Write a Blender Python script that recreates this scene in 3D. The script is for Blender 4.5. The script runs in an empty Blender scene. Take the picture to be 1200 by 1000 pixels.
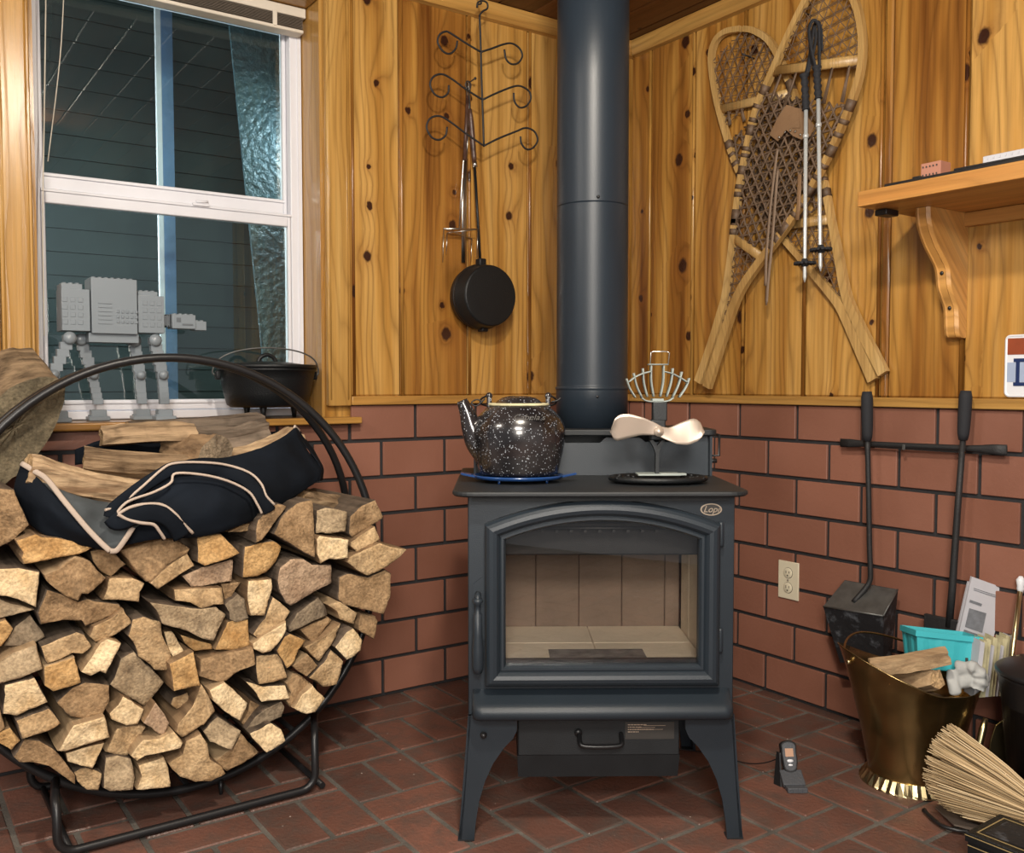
import bpy, bmesh, math, random
from mathutils import Vector, Matrix, noise
random.seed(7)
PI = math.pi
V = Vector
scene = bpy.context.scene
COL = scene.collection

# ---------------------------------------------------------------- camera
FPX, EYE = 1096.0, 1.02
CAMP = V((2.727, -2.454, EYE))
TH = math.radians(34.8)
FW = V((-math.cos(TH), math.sin(TH), 0)); RT = V((math.sin(TH), math.cos(TH), 0))
PITCH = math.atan(50 / FPX)
cam_d = bpy.data.cameras.new('camera'); cam = bpy.data.objects.new('camera', cam_d); COL.objects.link(cam)
cam.location = CAMP; cam.rotation_euler = (PI/2 - PITCH, 0, math.radians(55.2))
cam_d.sensor_width = 36; cam_d.lens = 36 * FPX / 1200; cam_d.clip_start = .05
scene.camera = cam

def ray(px, py):
    u = (px - 600) / FPX; v = (500 - py) / FPX
    return FW * (math.cos(PITCH) + v * math.sin(PITCH)) + RT * u + V((0, 0, -math.sin(PITCH) + v * math.cos(PITCH)))
def onX(px, py, x): r = ray(px, py); return CAMP + r * ((x - CAMP.x) / r.x)      # point on a plane parallel to the left wall
def onY(px, py, y): r = ray(px, py); return CAMP + r * ((y - CAMP.y) / r.y)      # point on a plane parallel to the right wall
def onZ(px, py, z): r = ray(px, py); return CAMP + r * ((z - CAMP.z) / r.z)      # point on a level plane
def onF(px, py, d): r = ray(px, py); return CAMP + r * (d / r.dot(FW))

# ---------------------------------------------------------------- materials
def newmat(name):
    m = bpy.data.materials.new(name); m.use_nodes = True
    nt = m.node_tree; b = nt.nodes['Principled BSDF']
    return m, nt, b
def N(nt, t, **kw):
    n = nt.nodes.new(t)
    for k, v in kw.items():
        if k.startswith('i_'):
            n.inputs[k[2:].replace('_', ' ')].default_value = v
        else: setattr(n, k, v)
    return n
def ramp(nt, stops, interp='LINEAR'):
    n = nt.nodes.new('ShaderNodeValToRGB'); cr = n.color_ramp; cr.interpolation = interp
    while len(cr.elements) < len(stops): cr.elements.new(0.5)
    for e, (p, c) in zip(cr.elements, stops):
        e.position = p; e.color = (c[0], c[1], c[2], 1) if not isinstance(c, (int, float)) else (c, c, c, 1)
    return n
def mix(nt, a, b, fac, mode='MIX'):
    n = nt.nodes.new('ShaderNodeMix'); n.data_type = 'RGBA'; n.blend_type = mode
    L = nt.links.new
    for idx, s in ((0, fac), (6, a), (7, b)):
        if hasattr(s, 'links'): L(s, n.inputs[idx])
        elif isinstance(s, (int, float)): n.inputs[idx].default_value = s
        else: n.inputs[idx].default_value = (s[0], s[1], s[2], 1)
    return n.outputs[2]
def mth(nt, op, a, b=None, c=None, clamp=False):
    n = nt.nodes.new('ShaderNodeMath'); n.operation = op; n.use_clamp = clamp
    for i, s in enumerate((a, b, c)):
        if s is None: continue
        if hasattr(s, 'links'): nt.links.new(s, n.inputs[i])
        else: n.inputs[i].default_value = s
    return n.outputs[0]
def plain(name, col, rough=.5, metal=0, bump=0, bscale=60, var=.12, vscale=6, spec=.5, coat=0):
    m, nt, b = newmat(name); L = nt.links.new
    tc = N(nt, 'ShaderNodeTexCoord'); ns = N(nt, 'ShaderNodeTexNoise'); ns.inputs['Scale'].default_value = vscale; ns.inputs['Detail'].default_value = 5
    L(tc.outputs['Object'], ns.inputs['Vector'])
    r = ramp(nt, [(.3, [c * (1 - var) for c in col]), (.7, [min(1, c * (1 + var)) for c in col])])
    L(ns.outputs[0], r.inputs[0]); L(r.outputs[0], b.inputs['Base Color'])
    b.inputs['Roughness'].default_value = rough; b.inputs['Metallic'].default_value = metal
    b.inputs['Specular IOR Level'].default_value = spec; b.inputs['Coat Weight'].default_value = coat
    if bump:
        n2 = N(nt, 'ShaderNodeTexNoise'); n2.inputs['Scale'].default_value = bscale; n2.inputs['Detail'].default_value = 4
        L(tc.outputs['Object'], n2.inputs['Vector'])
        bp = N(nt, 'ShaderNodeBump'); bp.inputs['Strength'].default_value = bump; bp.inputs['Distance'].default_value = .004
        L(n2.outputs[0], bp.inputs['Height']); L(bp.outputs[0], b.inputs['Normal'])
    return m

def pine(name, tones, rough=.3, across='XY', dark=.35, knots=True, gscale=1.0, axis='Z'):
    """varnished knotty pine; boards carry a random number in the vertex attribute rnd"""
    m, nt, b = newmat(name); L = nt.links.new
    tc = N(nt, 'ShaderNodeTexCoord'); sp = N(nt, 'ShaderNodeSeparateXYZ'); L(tc.outputs['Object'], sp.inputs[0])
    at = N(nt, 'ShaderNodeAttribute', attribute_name='rnd')
    rn = at.outputs['Fac']
    if axis == 'Z': u = mth(nt, 'ADD', sp.outputs[0], sp.outputs[1]); w = sp.outputs[2]
    elif axis == 'X': u = mth(nt, 'ADD', sp.outputs[1], sp.outputs[2]); w = sp.outputs[0]
    else: u = mth(nt, 'ADD', sp.outputs[0], sp.outputs[2]); w = sp.outputs[1]
    uu = mth(nt, 'MULTIPLY_ADD', rn, 3.7, u); ww = mth(nt, 'MULTIPLY_ADD', rn, 9.1, w)
    cb = N(nt, 'ShaderNodeCombineXYZ'); L(mth(nt, 'MULTIPLY', uu, 5.2), cb.inputs[0]); L(mth(nt, 'MULTIPLY', ww, 2.6), cb.inputs[1]); 
    # knots
    vo = N(nt, 'ShaderNodeTexVoronoi', voronoi_dimensions='2D', feature='F1'); vo.inputs['Scale'].default_value = 1.0; vo.inputs['Randomness'].default_value = .9
    cbk = N(nt, 'ShaderNodeCombineXYZ'); L(mth(nt, 'MULTIPLY', uu, 6.0), cbk.inputs[0]); L(mth(nt, 'MULTIPLY', ww, 5.0), cbk.inputs[1])
    nzk = N(nt, 'ShaderNodeTexNoise', noise_dimensions='2D'); nzk.inputs['Scale'].default_value = 9; L(cbk.outputs[0], nzk.inputs['Vector'])
    vm = N(nt, 'ShaderNodeVectorMath', operation='MULTIPLY_ADD'); vm.inputs[1].default_value = (.06, .06, 0); L(nzk.outputs[1], vm.inputs[0]); L(cbk.outputs[0], vm.inputs[2])
    L(vm.outputs[0], vo.inputs['Vector'])
    sc = N(nt, 'ShaderNodeSeparateColor'); L(vo.outputs['Color'], sc.inputs[0])
    has = mth(nt, 'GREATER_THAN', sc.outputs[0], .60)
    size = mth(nt, 'MULTIPLY_ADD', mth(nt, 'POWER', sc.outputs[1], 2.0), .075, .038)
    kd = mth(nt, 'DIVIDE', vo.outputs['Distance'], size)            # 1 at the knot rim
    core = mth(nt, 'MULTIPLY', mth(nt, 'MULTIPLY', mth(nt, 'SUBTRACT', 1.35, kd), 2.2, clamp=True), has, clamp=True)
    halo = mth(nt, 'MULTIPLY', mth(nt, 'POWER', 2.718, mth(nt, 'MULTIPLY', kd, -.5)), has, clamp=True)
    if not knots:
        core = mth(nt, 'MULTIPLY', core, 0.0); halo = mth(nt, 'MULTIPLY', halo, 0.0)
    # grain lines bending around the knots
    nz = N(nt, 'ShaderNodeTexNoise', noise_dimensions='2D'); nz.inputs['Scale'].default_value = 1; nz.inputs['Detail'].default_value = 2
    cb2 = N(nt, 'ShaderNodeCombineXYZ'); L(mth(nt, 'MULTIPLY', uu, 5.0), cb2.inputs[0]); L(mth(nt, 'MULTIPLY', ww, .8), cb2.inputs[1]); L(cb2.outputs[0], nz.inputs['Vector'])
    ph = mth(nt, 'MULTIPLY_ADD', nz.outputs[0], 7.5 * gscale, mth(nt, 'MULTIPLY', uu, 30 * gscale))
    ph = mth(nt, 'MULTIPLY_ADD', halo, 1.6, ph)
    rings = mth(nt, 'PINGPONG', ph, .5)
    rings = mth(nt, 'MULTIPLY', rings, 2.0)
    fine = N(nt, 'ShaderNodeTexNoise', noise_dimensions='2D'); fine.inputs['Scale'].default_value = 1; fine.inputs['Detail'].default_value = 6; fine.inputs['Roughness'].default_value = .65
    cb3 = N(nt, 'ShaderNodeCombineXYZ'); L(mth(nt, 'MULTIPLY', uu, 120), cb3.inputs[0]); L(mth(nt, 'MULTIPLY', ww, 3.0), cb3.inputs[1]); L(cb3.outputs[0], fine.inputs['Vector'])
    base = ramp(nt, [(0, tones[0]), (.35, tones[1]), (.65, tones[2]), (1, tones[3])])
    big = N(nt, 'ShaderNodeTexNoise', noise_dimensions='2D'); big.inputs['Scale'].default_value = 1; big.inputs['Detail'].default_value = 3
    cb4 = N(nt, 'ShaderNodeCombineXYZ'); L(mth(nt, 'MULTIPLY', uu, 15), cb4.inputs[0]); L(mth(nt, 'MULTIPLY', ww, .7), cb4.inputs[1]); L(cb4.outputs[0], big.inputs['Vector'])
    rnf = mth(nt, 'FRACT', mth(nt, 'MULTIPLY', rn, 7.31))
    tone = mth(nt, 'ADD', mth(nt, 'MULTIPLY', rnf, .72), mth(nt, 'MULTIPLY_ADD', big.outputs[0], 1.5, -.52), clamp=True)
    L(tone, base.inputs[0])
    rr = mth(nt, 'POWER', rings, 3.0)
    c1 = mix(nt, base.outputs[0], [c * .55 for c in tones[0]], mth(nt, 'MULTIPLY', rr, dark), 'MIX')
    fr = ramp(nt, [(.35, .72), (.6, 1.05)]); L(fine.outputs[0], fr.inputs[0])
    c2 = mix(nt, c1, fr.outputs[0], .55, 'MULTIPLY')
    c3 = mix(nt, c2, (.20, .06, .012), mth(nt, 'MULTIPLY', halo, .55))
    c4 = mix(nt, c3, (.035, .012, .006), core)
    L(c4, b.inputs['Base Color'])
    b.inputs['Roughness'].default_value = rough
    b.inputs['Specular IOR Level'].default_value = .5
    bp = N(nt, 'ShaderNodeBump'); bp.inputs['Strength'].default_value = .25; bp.inputs['Distance'].default_value = .0015
    L(mth(nt, 'ADD', fine.outputs[0], rr), bp.inputs['Height']); L(bp.outputs[0], b.inputs['Normal'])
    return m

def masonry(name, dark, light, rough, bump, vs=30, blotch=None):
    m, nt, b = newmat(name); L = nt.links.new
    tc = N(nt, 'ShaderNodeTexCoord'); at = N(nt, 'ShaderNodeAttribute', attribute_name='rnd')
    n1 = N(nt, 'ShaderNodeTexNoise'); n1.inputs['Scale'].default_value = 4; n1.inputs['Detail'].default_value = 6
    add = N(nt, 'ShaderNodeVectorMath', operation='MULTIPLY_ADD'); L(at.outputs['Color'], add.inputs[0]); add.inputs[1].default_value = (5, 5, 5); L(tc.outputs['Object'], add.inputs[2])
    L(add.outputs[0], n1.inputs['Vector'])
    fac = mth(nt, 'ADD', mth(nt, 'MULTIPLY', at.outputs['Fac'], .55), mth(nt, 'MULTIPLY_ADD', n1.outputs[0], .9, -.22), clamp=True)
    r = ramp(nt, [(0, dark), (1, light)]); L(fac, r.inputs[0])
    col = r.outputs[0]
    n2 = N(nt, 'ShaderNodeTexNoise'); n2.inputs['Scale'].default_value = vs * 4; n2.inputs['Detail'].default_value = 3; L(tc.outputs['Object'], n2.inputs['Vector'])
    if blotch:
        n3 = N(nt, 'ShaderNodeTexNoise'); n3.inputs['Scale'].default_value = 11; n3.inputs['Detail'].default_value = 8; n3.inputs['Roughness'].default_value = .7; L(tc.outputs['Object'], n3.inputs['Vector'])
        rb = ramp(nt, [(.45, 0.0), (.68, 1.0)]); L(n3.outputs[0], rb.inputs[0])
        col = mix(nt, col, blotch, mth(nt, 'MULTIPLY', rb.outputs[0], .8))
        n4 = N(nt, 'ShaderNodeTexVoronoi'); n4.inputs['Scale'].default_value = 16; L(tc.outputs['Object'], n4.inputs['Vector'])
        col = mix(nt, col, (.5, .42, .36), mth(nt, 'LESS_THAN', n4.outputs['Distance'], .035))
    L(col, b.inputs['Base Color'])
    rr = ramp(nt, [(.3, rough - .12), (.7, rough + .12)]); L(n1.outputs[0], rr.inputs[0]); L(rr.outputs[0], b.inputs['Roughness'])
    bp = N(nt, 'ShaderNodeBump'); bp.inputs['Strength'].default_value = bump; bp.inputs['Distance'].default_value = .003
    L(n2.outputs[0], bp.inputs['Height']); L(bp.outputs[0], b.inputs['Normal'])
    return m

def logmat(name, c0, c1, kind='end', stain=.25, ax='X'):
    m, nt, b = newmat(name); L = nt.links.new
    tc = N(nt, 'ShaderNodeTexCoord'); oi = N(nt, 'ShaderNodeObjectInfo')
    vr = N(nt, 'ShaderNodeVectorMath', operation='ADD')
    cmb = N(nt, 'ShaderNodeCombineXYZ')
    for i, k in enumerate((31.0, 17.0, 23.0)): L(mth(nt, 'MULTIPLY', oi.outputs['Random'], k), cmb.inputs[i])
    L(tc.outputs['Object'], vr.inputs[0]); L(cmb.outputs[0], vr.inputs[1])
    mp = N(nt, 'ShaderNodeMapping'); L(vr.outputs[0], mp.inputs[0])
    mp.inputs['Scale'].default_value = ((2.5, 34, 34) if ax == 'X' else (34, 2.5, 34)) if kind == 'side' else (14, 14, 14)
    n1 = N(nt, 'ShaderNodeTexNoise'); n1.inputs['Scale'].default_value = 1.0 if kind == 'side' else 1.2; n1.inputs['Detail'].default_value = 8; n1.inputs['Roughness'].default_value = .62
    L(mp.outputs[0], n1.inputs['Vector'])
    n2 = N(nt, 'ShaderNodeTexNoise'); n2.inputs['Scale'].default_value = 26; n2.inputs['Detail'].default_value = 4; L(vr.outputs[0], n2.inputs['Vector'])
    r = ramp(nt, [(.32, c0), (.62, c1)]); L(n1.outputs[0], r.inputs[0])
    h = n1.outputs[0]; col = r.outputs[0]
    if kind == 'end':
        # faint growth rings, fibre speckle and grey weather stains
        wv = N(nt, 'ShaderNodeTexWave', wave_type='RINGS', rings_direction='X'); wv.inputs['Scale'].default_value = 30; wv.inputs['Distortion'].default_value = 9; wv.inputs['Detail'].default_value = 4; wv.inputs['Detail Scale'].default_value = 2.5
        mp2 = N(nt, 'ShaderNodeMapping'); L(tc.outputs['Object'], mp2.inputs[0]); L(mp2.outputs[0], wv.inputs['Vector'])
        of = N(nt, 'ShaderNodeCombineXYZ'); L(mth(nt, 'MULTIPLY_ADD', oi.outputs['Random'], .16, -.08), of.inputs[1]); of.inputs[2].default_value = .07
        L(of.outputs[0], mp2.inputs['Location'])
        wr = ramp(nt, [(0, .80), (.5, 1.0)]); L(wv.outputs[1], wr.inputs[0])
        col = mix(nt, col, wr.outputs[0], .45, 'MULTIPLY')
        n5 = N(nt, 'ShaderNodeTexNoise'); n5.inputs['Scale'].default_value = 150; n5.inputs['Detail'].default_value = 3; L(vr.outputs[0], n5.inputs['Vector'])
        sp5 = ramp(nt, [(.35, .62), (.62, 1.14)]); L(n5.outputs[0], sp5.inputs[0]); col = mix(nt, col, sp5.outputs[0], .7, 'MULTIPLY')
        h = mth(nt, 'MULTIPLY_ADD', wv.outputs[1], .05, mth(nt, 'ADD', mth(nt, 'MULTIPLY', n5.outputs[0], .5), mth(nt, 'ADD', n2.outputs[0], n1.outputs[0])))
        n6 = N(nt, 'ShaderNodeTexNoise'); n6.inputs['Scale'].default_value = 15; n6.inputs['Detail'].default_value = 7; n6.inputs['Roughness'].default_value = .7; L(vr.outputs[0], n6.inputs['Vector'])
        rs = ramp(nt, [(.53, 0.0), (.68, 1.0)]); L(n6.outputs[0], rs.inputs[0])
        col = mix(nt, col, [c0[0] * .42, c0[1] * .45, c0[2] * .52], mth(nt, 'MULTIPLY', rs.outputs[0], stain + .35))
    else:
        rs = ramp(nt, [(.5, 0.0), (.75, 1.0)]); L(n2.outputs[0], rs.inputs[0])
        col = mix(nt, col, [c * .5 for c in c0], mth(nt, 'MULTIPLY', rs.outputs[0], stain))
    L(col, b.inputs['Base Color']); b.inputs['Roughness'].default_value = .85; b.inputs['Specular IOR Level'].default_value = .2
    bp = N(nt, 'ShaderNodeBump'); bp.inputs['Strength'].default_value = .9; bp.inputs['Distance'].default_value = .006
    L(h, bp.inputs['Height']); L(bp.outputs[0], b.inputs['Normal'])
    return m

M = {}
M['pine'] = pine('varnished_knotty_pine', [(.135, .046, .009), (.30, .128, .024), (.44, .222, .048), (.56, .32, .092)], rough=.26, dark=.42)
M['pine_trim'] = pine('varnished_pine_trim', [(.28, .13, .03), (.38, .19, .045), (.46, .24, .06), (.54, .31, .09)], rough=.28, axis='Y', knots=False)
M['pine_trimx'] = pine('varnished_pine_trim_right', [(.22, .11, .025), (.32, .17, .04), (.40, .21, .055), (.48, .28, .08)], rough=.3, axis='X', knots=False)
M['pine_case'] = pine('varnished_pine_casing', [(.29, .135, .028), (.39, .20, .046), (.47, .26, .07), (.55, .34, .11)], rough=.25, knots=False, gscale=1.4)
M['pine_shelf'] = pine('shelf_pine', [(.44, .20, .05), (.56, .28, .075), (.64, .34, .10), (.70, .42, .15)], rough=.4, axis='X', knots=False, dark=.35)
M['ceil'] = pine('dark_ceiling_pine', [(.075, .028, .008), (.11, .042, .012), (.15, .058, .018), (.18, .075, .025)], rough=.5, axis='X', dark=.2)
M['brick'] = masonry('red_wall_brick', (.175, .072, .046), (.285, .122, .080), .5, .25, 26)
M['mortar_dark'] = plain('black_mortar', (.018, .018, .02), .75, bump=.4, bscale=90)
M['paver'] = masonry('red_hearth_paver', (.080, .042, .033), (.215, .095, .066), .42, .7, 22, blotch=(.085, .068, .058))
M['grout'] = plain('grey_grout', (.105, .094, .080), .9, bump=.6, bscale=120, var=.35, vscale=12)
M['iron'] = plain('charcoal_stove_paint', (.017, .024, .032), .42, bump=.12, bscale=500, var=.08, spec=.42)
M['iron2'] = plain('charcoal_top_plate', (.012, .0145, .017), .55, bump=.2, bscale=400, var=.2, vscale=12)
M['pipe'] = plain('stove_pipe_paint', (.014, .021, .030), .40, bump=.06, bscale=300, var=.12, vscale=3, spec=.38)
M['black'] = plain('black_powder_coat', (.012, .012, .013), .38, var=.1)
M['cast'] = plain('seasoned_cast_iron', (.007, .008, .009), .42, bump=.3, bscale=260, var=.2, spec=.35)
M['wrought'] = plain('wrought_iron', (.014, .014, .015), .6, bump=.3, bscale=200)
M['rubber'] = plain('black_foam_grip', (.013, .014, .018), .8, bump=.2, bscale=400)
M['firebrick'] = plain('pale_firebrick', (.80, .72, .57), .9, bump=.5, bscale=60, var=.1)
M['ash'] = plain('grey_ash', (.17, .165, .16), .95, bump=.6, bscale=80, var=.4, vscale=30)
M['vinyl'] = plain('white_vinyl', (.66, .66, .70), .38, var=.04)
M['blind'] = plain('cream_blind', (.62, .56, .47), .4, var=.05)
M['blindslat'] = plain('taupe_slat', (.16, .13, .10), .5, var=.1)
M['cord'] = plain('pale_cord', (.60, .55, .46), .7)
M['steel'] = plain('brushed_steel', (.62, .62, .60), .28, metal=1, var=.08, vscale=40)
M['alu'] = plain('pole_aluminium', (.60, .63, .63), .35, metal=.35, var=.05)
M['brass'] = plain('polished_brass', (.58, .49, .28), .28, metal=1, var=.18, vscale=5)
M['brass_old'] = plain('tarnished_brass', (.30, .205, .085), .24, metal=.95, bump=.5, bscale=9, var=.55, vscale=5)
M['rose'] = plain('rose_gold_blade', (.62, .52, .43), .34, metal=.55, var=.06)
M['fin'] = plain('grey_green_fins', (.30, .34, .32), .5, metal=.1)
M['badge'] = plain('badge_metal', (.62, .50, .38), .35, metal=.6)
M['blue'] = plain('blue_enamel', (.012, .05, .17), .25, var=.15, coat=.5)
M['ash_wood'] = pine('snowshoe_ash', [(.32, .18, .055), (.42, .25, .085), (.50, .31, .11), (.56, .37, .15)], rough=.38, knots=False, gscale=3)
M['rawhide'] = plain('brown_rawhide', (.13, .082, .05), .6, bump=.4, bscale=150, var=.35, vscale=20)
M['leather'] = plain('tan_leather', (.23, .135, .07), .6, bump=.3, bscale=120, var=.2)
M['strapm'] = plain('taupe_strap', (.22, .15, .10), .7, bump=.3)
M['lego'] = plain('light_grey_plastic', (.21, .24, .265), .32, var=.04)
M['lego_dark'] = plain('dark_grey_plastic', (.12, .135, .15), .35, var=.06)
M['canvas'] = plain('black_canvas', (.005, .0075, .012), .85, bump=.8, bscale=18, var=.5, vscale=7, spec=.15)
M['dusty'] = plain('dusty_black_lining', (.05, .058, .062), .85, bump=.8, bscale=14, var=.7, vscale=8)
M['piping'] = plain('tan_webbing', (.46, .37, .30), .85, bump=.4, bscale=300)
M['teal'] = plain('teal_plastic', (.05, .44, .50), .4, var=.05)
M['glove'] = plain('grey_suede', (.42, .43, .42), .9, bump=.7, bscale=30, var=.15)
M['paper'] = plain('newsprint', (.50, .50, .54), .85, bump=.3, bscale=14, var=.1)
M['ink'] = plain('newsprint_ink', (.17, .18, .20), .85, var=.2, vscale=60)
M['paper_y'] = plain('yellowed_paper', (.50, .46, .28), .85, var=.25, vscale=30)
M['ivory'] = plain('ivory_plastic', (.66, .60, .45), .4, var=.03)
M['slot'] = plain('slot_shadow_plastic', (.05, .045, .04), .6)
M['white'] = plain('white_enamel', (.72, .74, .78), .35, var=.03)
M['navy'] = plain('navy_enamel', (.012, .03, .11), .35)
M['rust'] = plain('rust_red_enamel', (.26, .055, .02), .4, var=.1, vscale=30)
M['clay'] = plain('pink_clay_brick_toy', (.42, .19, .13), .7, var=.1)
def dusty_iron():
    m = plain('sooty_black_with_ash_dust', (.012, .012, .014), .6, bump=.4); nt = m.node_tree; b = nt.nodes['Principled BSDF']; src = b.inputs['Base Color'].links[0].from_socket
    tc = N(nt, 'ShaderNodeTexCoord'); n = N(nt, 'ShaderNodeTexNoise'); n.inputs['Scale'].default_value = 22; n.inputs['Detail'].default_value = 7; n.inputs['Roughness'].default_value = .7; nt.links.new(tc.outputs['Object'], n.inputs['Vector'])
    r = ramp(nt, [(.52, 0.0), (.72, .55)]); nt.links.new(n.outputs[0], r.inputs[0]); nt.links.new(mix(nt, src, (.20, .22, .25), r.outputs[0]), b.inputs['Base Color']); return m
M['soot'] = dusty_iron()
M['zinc'] = plain('dull_zinc', (.13, .13, .125), .5, metal=.6, var=.25, vscale=25)
M['gold'] = plain('gold_line', (.34, .25, .11), .5)
M['taupe'] = plain('taupe_metal', (.14, .11, .09), .5)
M['screen'] = plain('copper_tinted_screen', (.50, .30, .20), .3)
M['grip'] = plain('grey_rubber', (.07, .075, .085), .6, bump=.4, bscale=200)
M['siding'] = plain('grey_green_siding', (.022, .034, .034), .7, var=.15)
M['conc'] = plain('dirt_ground', (.03, .03, .03), .9)
M['brownwood'] = plain('dark_turned_wood', (.07, .035, .025), .4, var=.3, vscale=30)
def straw():
    m, nt, b = newmat('broom_straw'); L = nt.links.new
    at = N(nt, 'ShaderNodeAttribute', attribute_name='rnd')
    r = ramp(nt, [(0, (.26, .17, .08)), (.4, (.50, .36, .19)), (1, (.74, .57, .34))]); L(at.outputs['Fac'], r.inputs[0]); L(r.outputs[0], b.inputs['Base Color']); b.inputs['Roughness'].default_value = .7
    return m
M['straw'] = straw()
def speckle():
    m, nt, b = newmat('speckled_enamel'); L = nt.links.new
    tc = N(nt, 'ShaderNodeTexCoord'); vo = N(nt, 'ShaderNodeTexVoronoi'); vo.inputs['Scale'].default_value = 230; L(tc.outputs['Object'], vo.inputs['Vector'])
    sc = N(nt, 'ShaderNodeSeparateColor'); L(vo.outputs['Color'], sc.inputs[0])
    th = mth(nt, 'MULTIPLY', mth(nt, 'GREATER_THAN', sc.outputs[0], .35), mth(nt, 'MULTIPLY', sc.outputs[1], .40))
    f = mth(nt, 'LESS_THAN', vo.outputs['Distance'], th)
    ns = N(nt, 'ShaderNodeTexNoise'); ns.inputs['Scale'].default_value = 12; L(tc.outputs['Object'], ns.inputs['Vector'])
    r = ramp(nt, [(.4, (.010, .009, .010)), (.7, (.035, .03, .03))]); L(ns.outputs[0], r.inputs[0])
    L(mix(nt, r.outputs[0], (.28, .30, .33), f), b.inputs['Base Color']); b.inputs['Roughness'].default_value = .22; b.inputs['Coat Weight'].default_value = .5
    return m
M['speckle'] = speckle()
def glassmat(name, tint=(1, 1, 1), boost=1.0, rough=0.0):
    m = bpy.data.materials.new(name); m.use_nodes = True; nt = m.node_tree; nt.nodes.clear(); L = nt.links.new
    o = nt.nodes.new('ShaderNodeOutputMaterial'); t = nt.nodes.new('ShaderNodeBsdfTransparent'); g = nt.nodes.new('ShaderNodeBsdfGlossy')
    t.inputs[0].default_value = (*tint, 1); g.inputs['Roughness'].default_value = rough
    fr = nt.nodes.new('ShaderNodeFresnel'); fr.inputs[0].default_value = 1.5
    mx = nt.nodes.new('ShaderNodeMixShader'); L(mth(nt, 'MULTIPLY', fr.outputs[0], boost, clamp=True), mx.inputs[0])
    L(t.outputs[0], mx.inputs[1]); L(g.outputs[0], mx.inputs[2]); L(mx.outputs[0], o.inputs[0])
    return m
M['glass'] = glassmat('window_glass', (.82, .90, .88), 2.0)
M['stoveglass'] = glassmat('stove_glass', (.96, .94, .92), 1.4)
def frosted():
    m, nt, b = newmat('pebbled_glass'); L = nt.links.new
    tc = N(nt, 'ShaderNodeTexCoord'); ns = N(nt, 'ShaderNodeTexNoise'); ns.inputs['Scale'].default_value = 45; ns.inputs['Detail'].default_value = 3; L(tc.outputs['Object'], ns.inputs['Vector'])
    bp = N(nt, 'ShaderNodeBump'); bp.inputs['Strength'].default_value = 1.0; bp.inputs['Distance'].default_value = .02; L(ns.outputs[0], bp.inputs['Height']); L(bp.outputs[0], b.inputs['Normal'])
    b.inputs['Base Color'].default_value = (.07, .12, .14, 1); b.inputs['Roughness'].default_value = .25
    return m
M['frosted'] = frosted()

# log materials
TONE = {'pale': ((.66, .45, .23), (.90, .70, .43)), 'tan': ((.40, .25, .12), (.64, .45, .25)), 'gold': ((.44, .24, .085), (.68, .43, .19)),
        'brown': ((.24, .145, .07), (.43, .28, .15)), 'grey': ((.34, .245, .145), (.56, .42, .26)), 'dark': ((.16, .118, .08), (.34, .26, .17)), 'pink': ((.36, .23, .14), (.54, .38, .25))}
for k, (a, c) in TONE.items():
    M['end_' + k] = logmat('log_end_' + k, a, c, 'end')
M['side_split'] = logmat('log_split_side', (.13, .08, .045), (.34, .22, .12), 'side')
M['side_bark'] = logmat('log_bark', (.05, .038, .028), (.17, .125, .09), 'side', .5)
M['side_light'] = logmat('log_light_side', (.28, .18, .10), (.50, .35, .20), 'side')
M['side_split_y'] = logmat('log_split_side_lengthwise', (.095, .058, .032), (.42, .29, .17), 'side', .6, ax='Y')
M['end_old'] = logmat('old_log_end', (.085, .068, .042), (.20, .16, .10), 'end')
M['side_old_y'] = logmat('old_log_side', (.060, .040, .024), (.30, .21, .125), 'side', .6, ax='Y')
M['side_bark_y'] = logmat('log_bark_lengthwise', (.08, .062, .046), (.25, .19, .14), 'side', .5, ax='Y')
M['side_light_y'] = logmat('log_light_side_lengthwise', (.20, .12, .065), (.56, .40, .24), 'side', .5, ax='Y')

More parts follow.
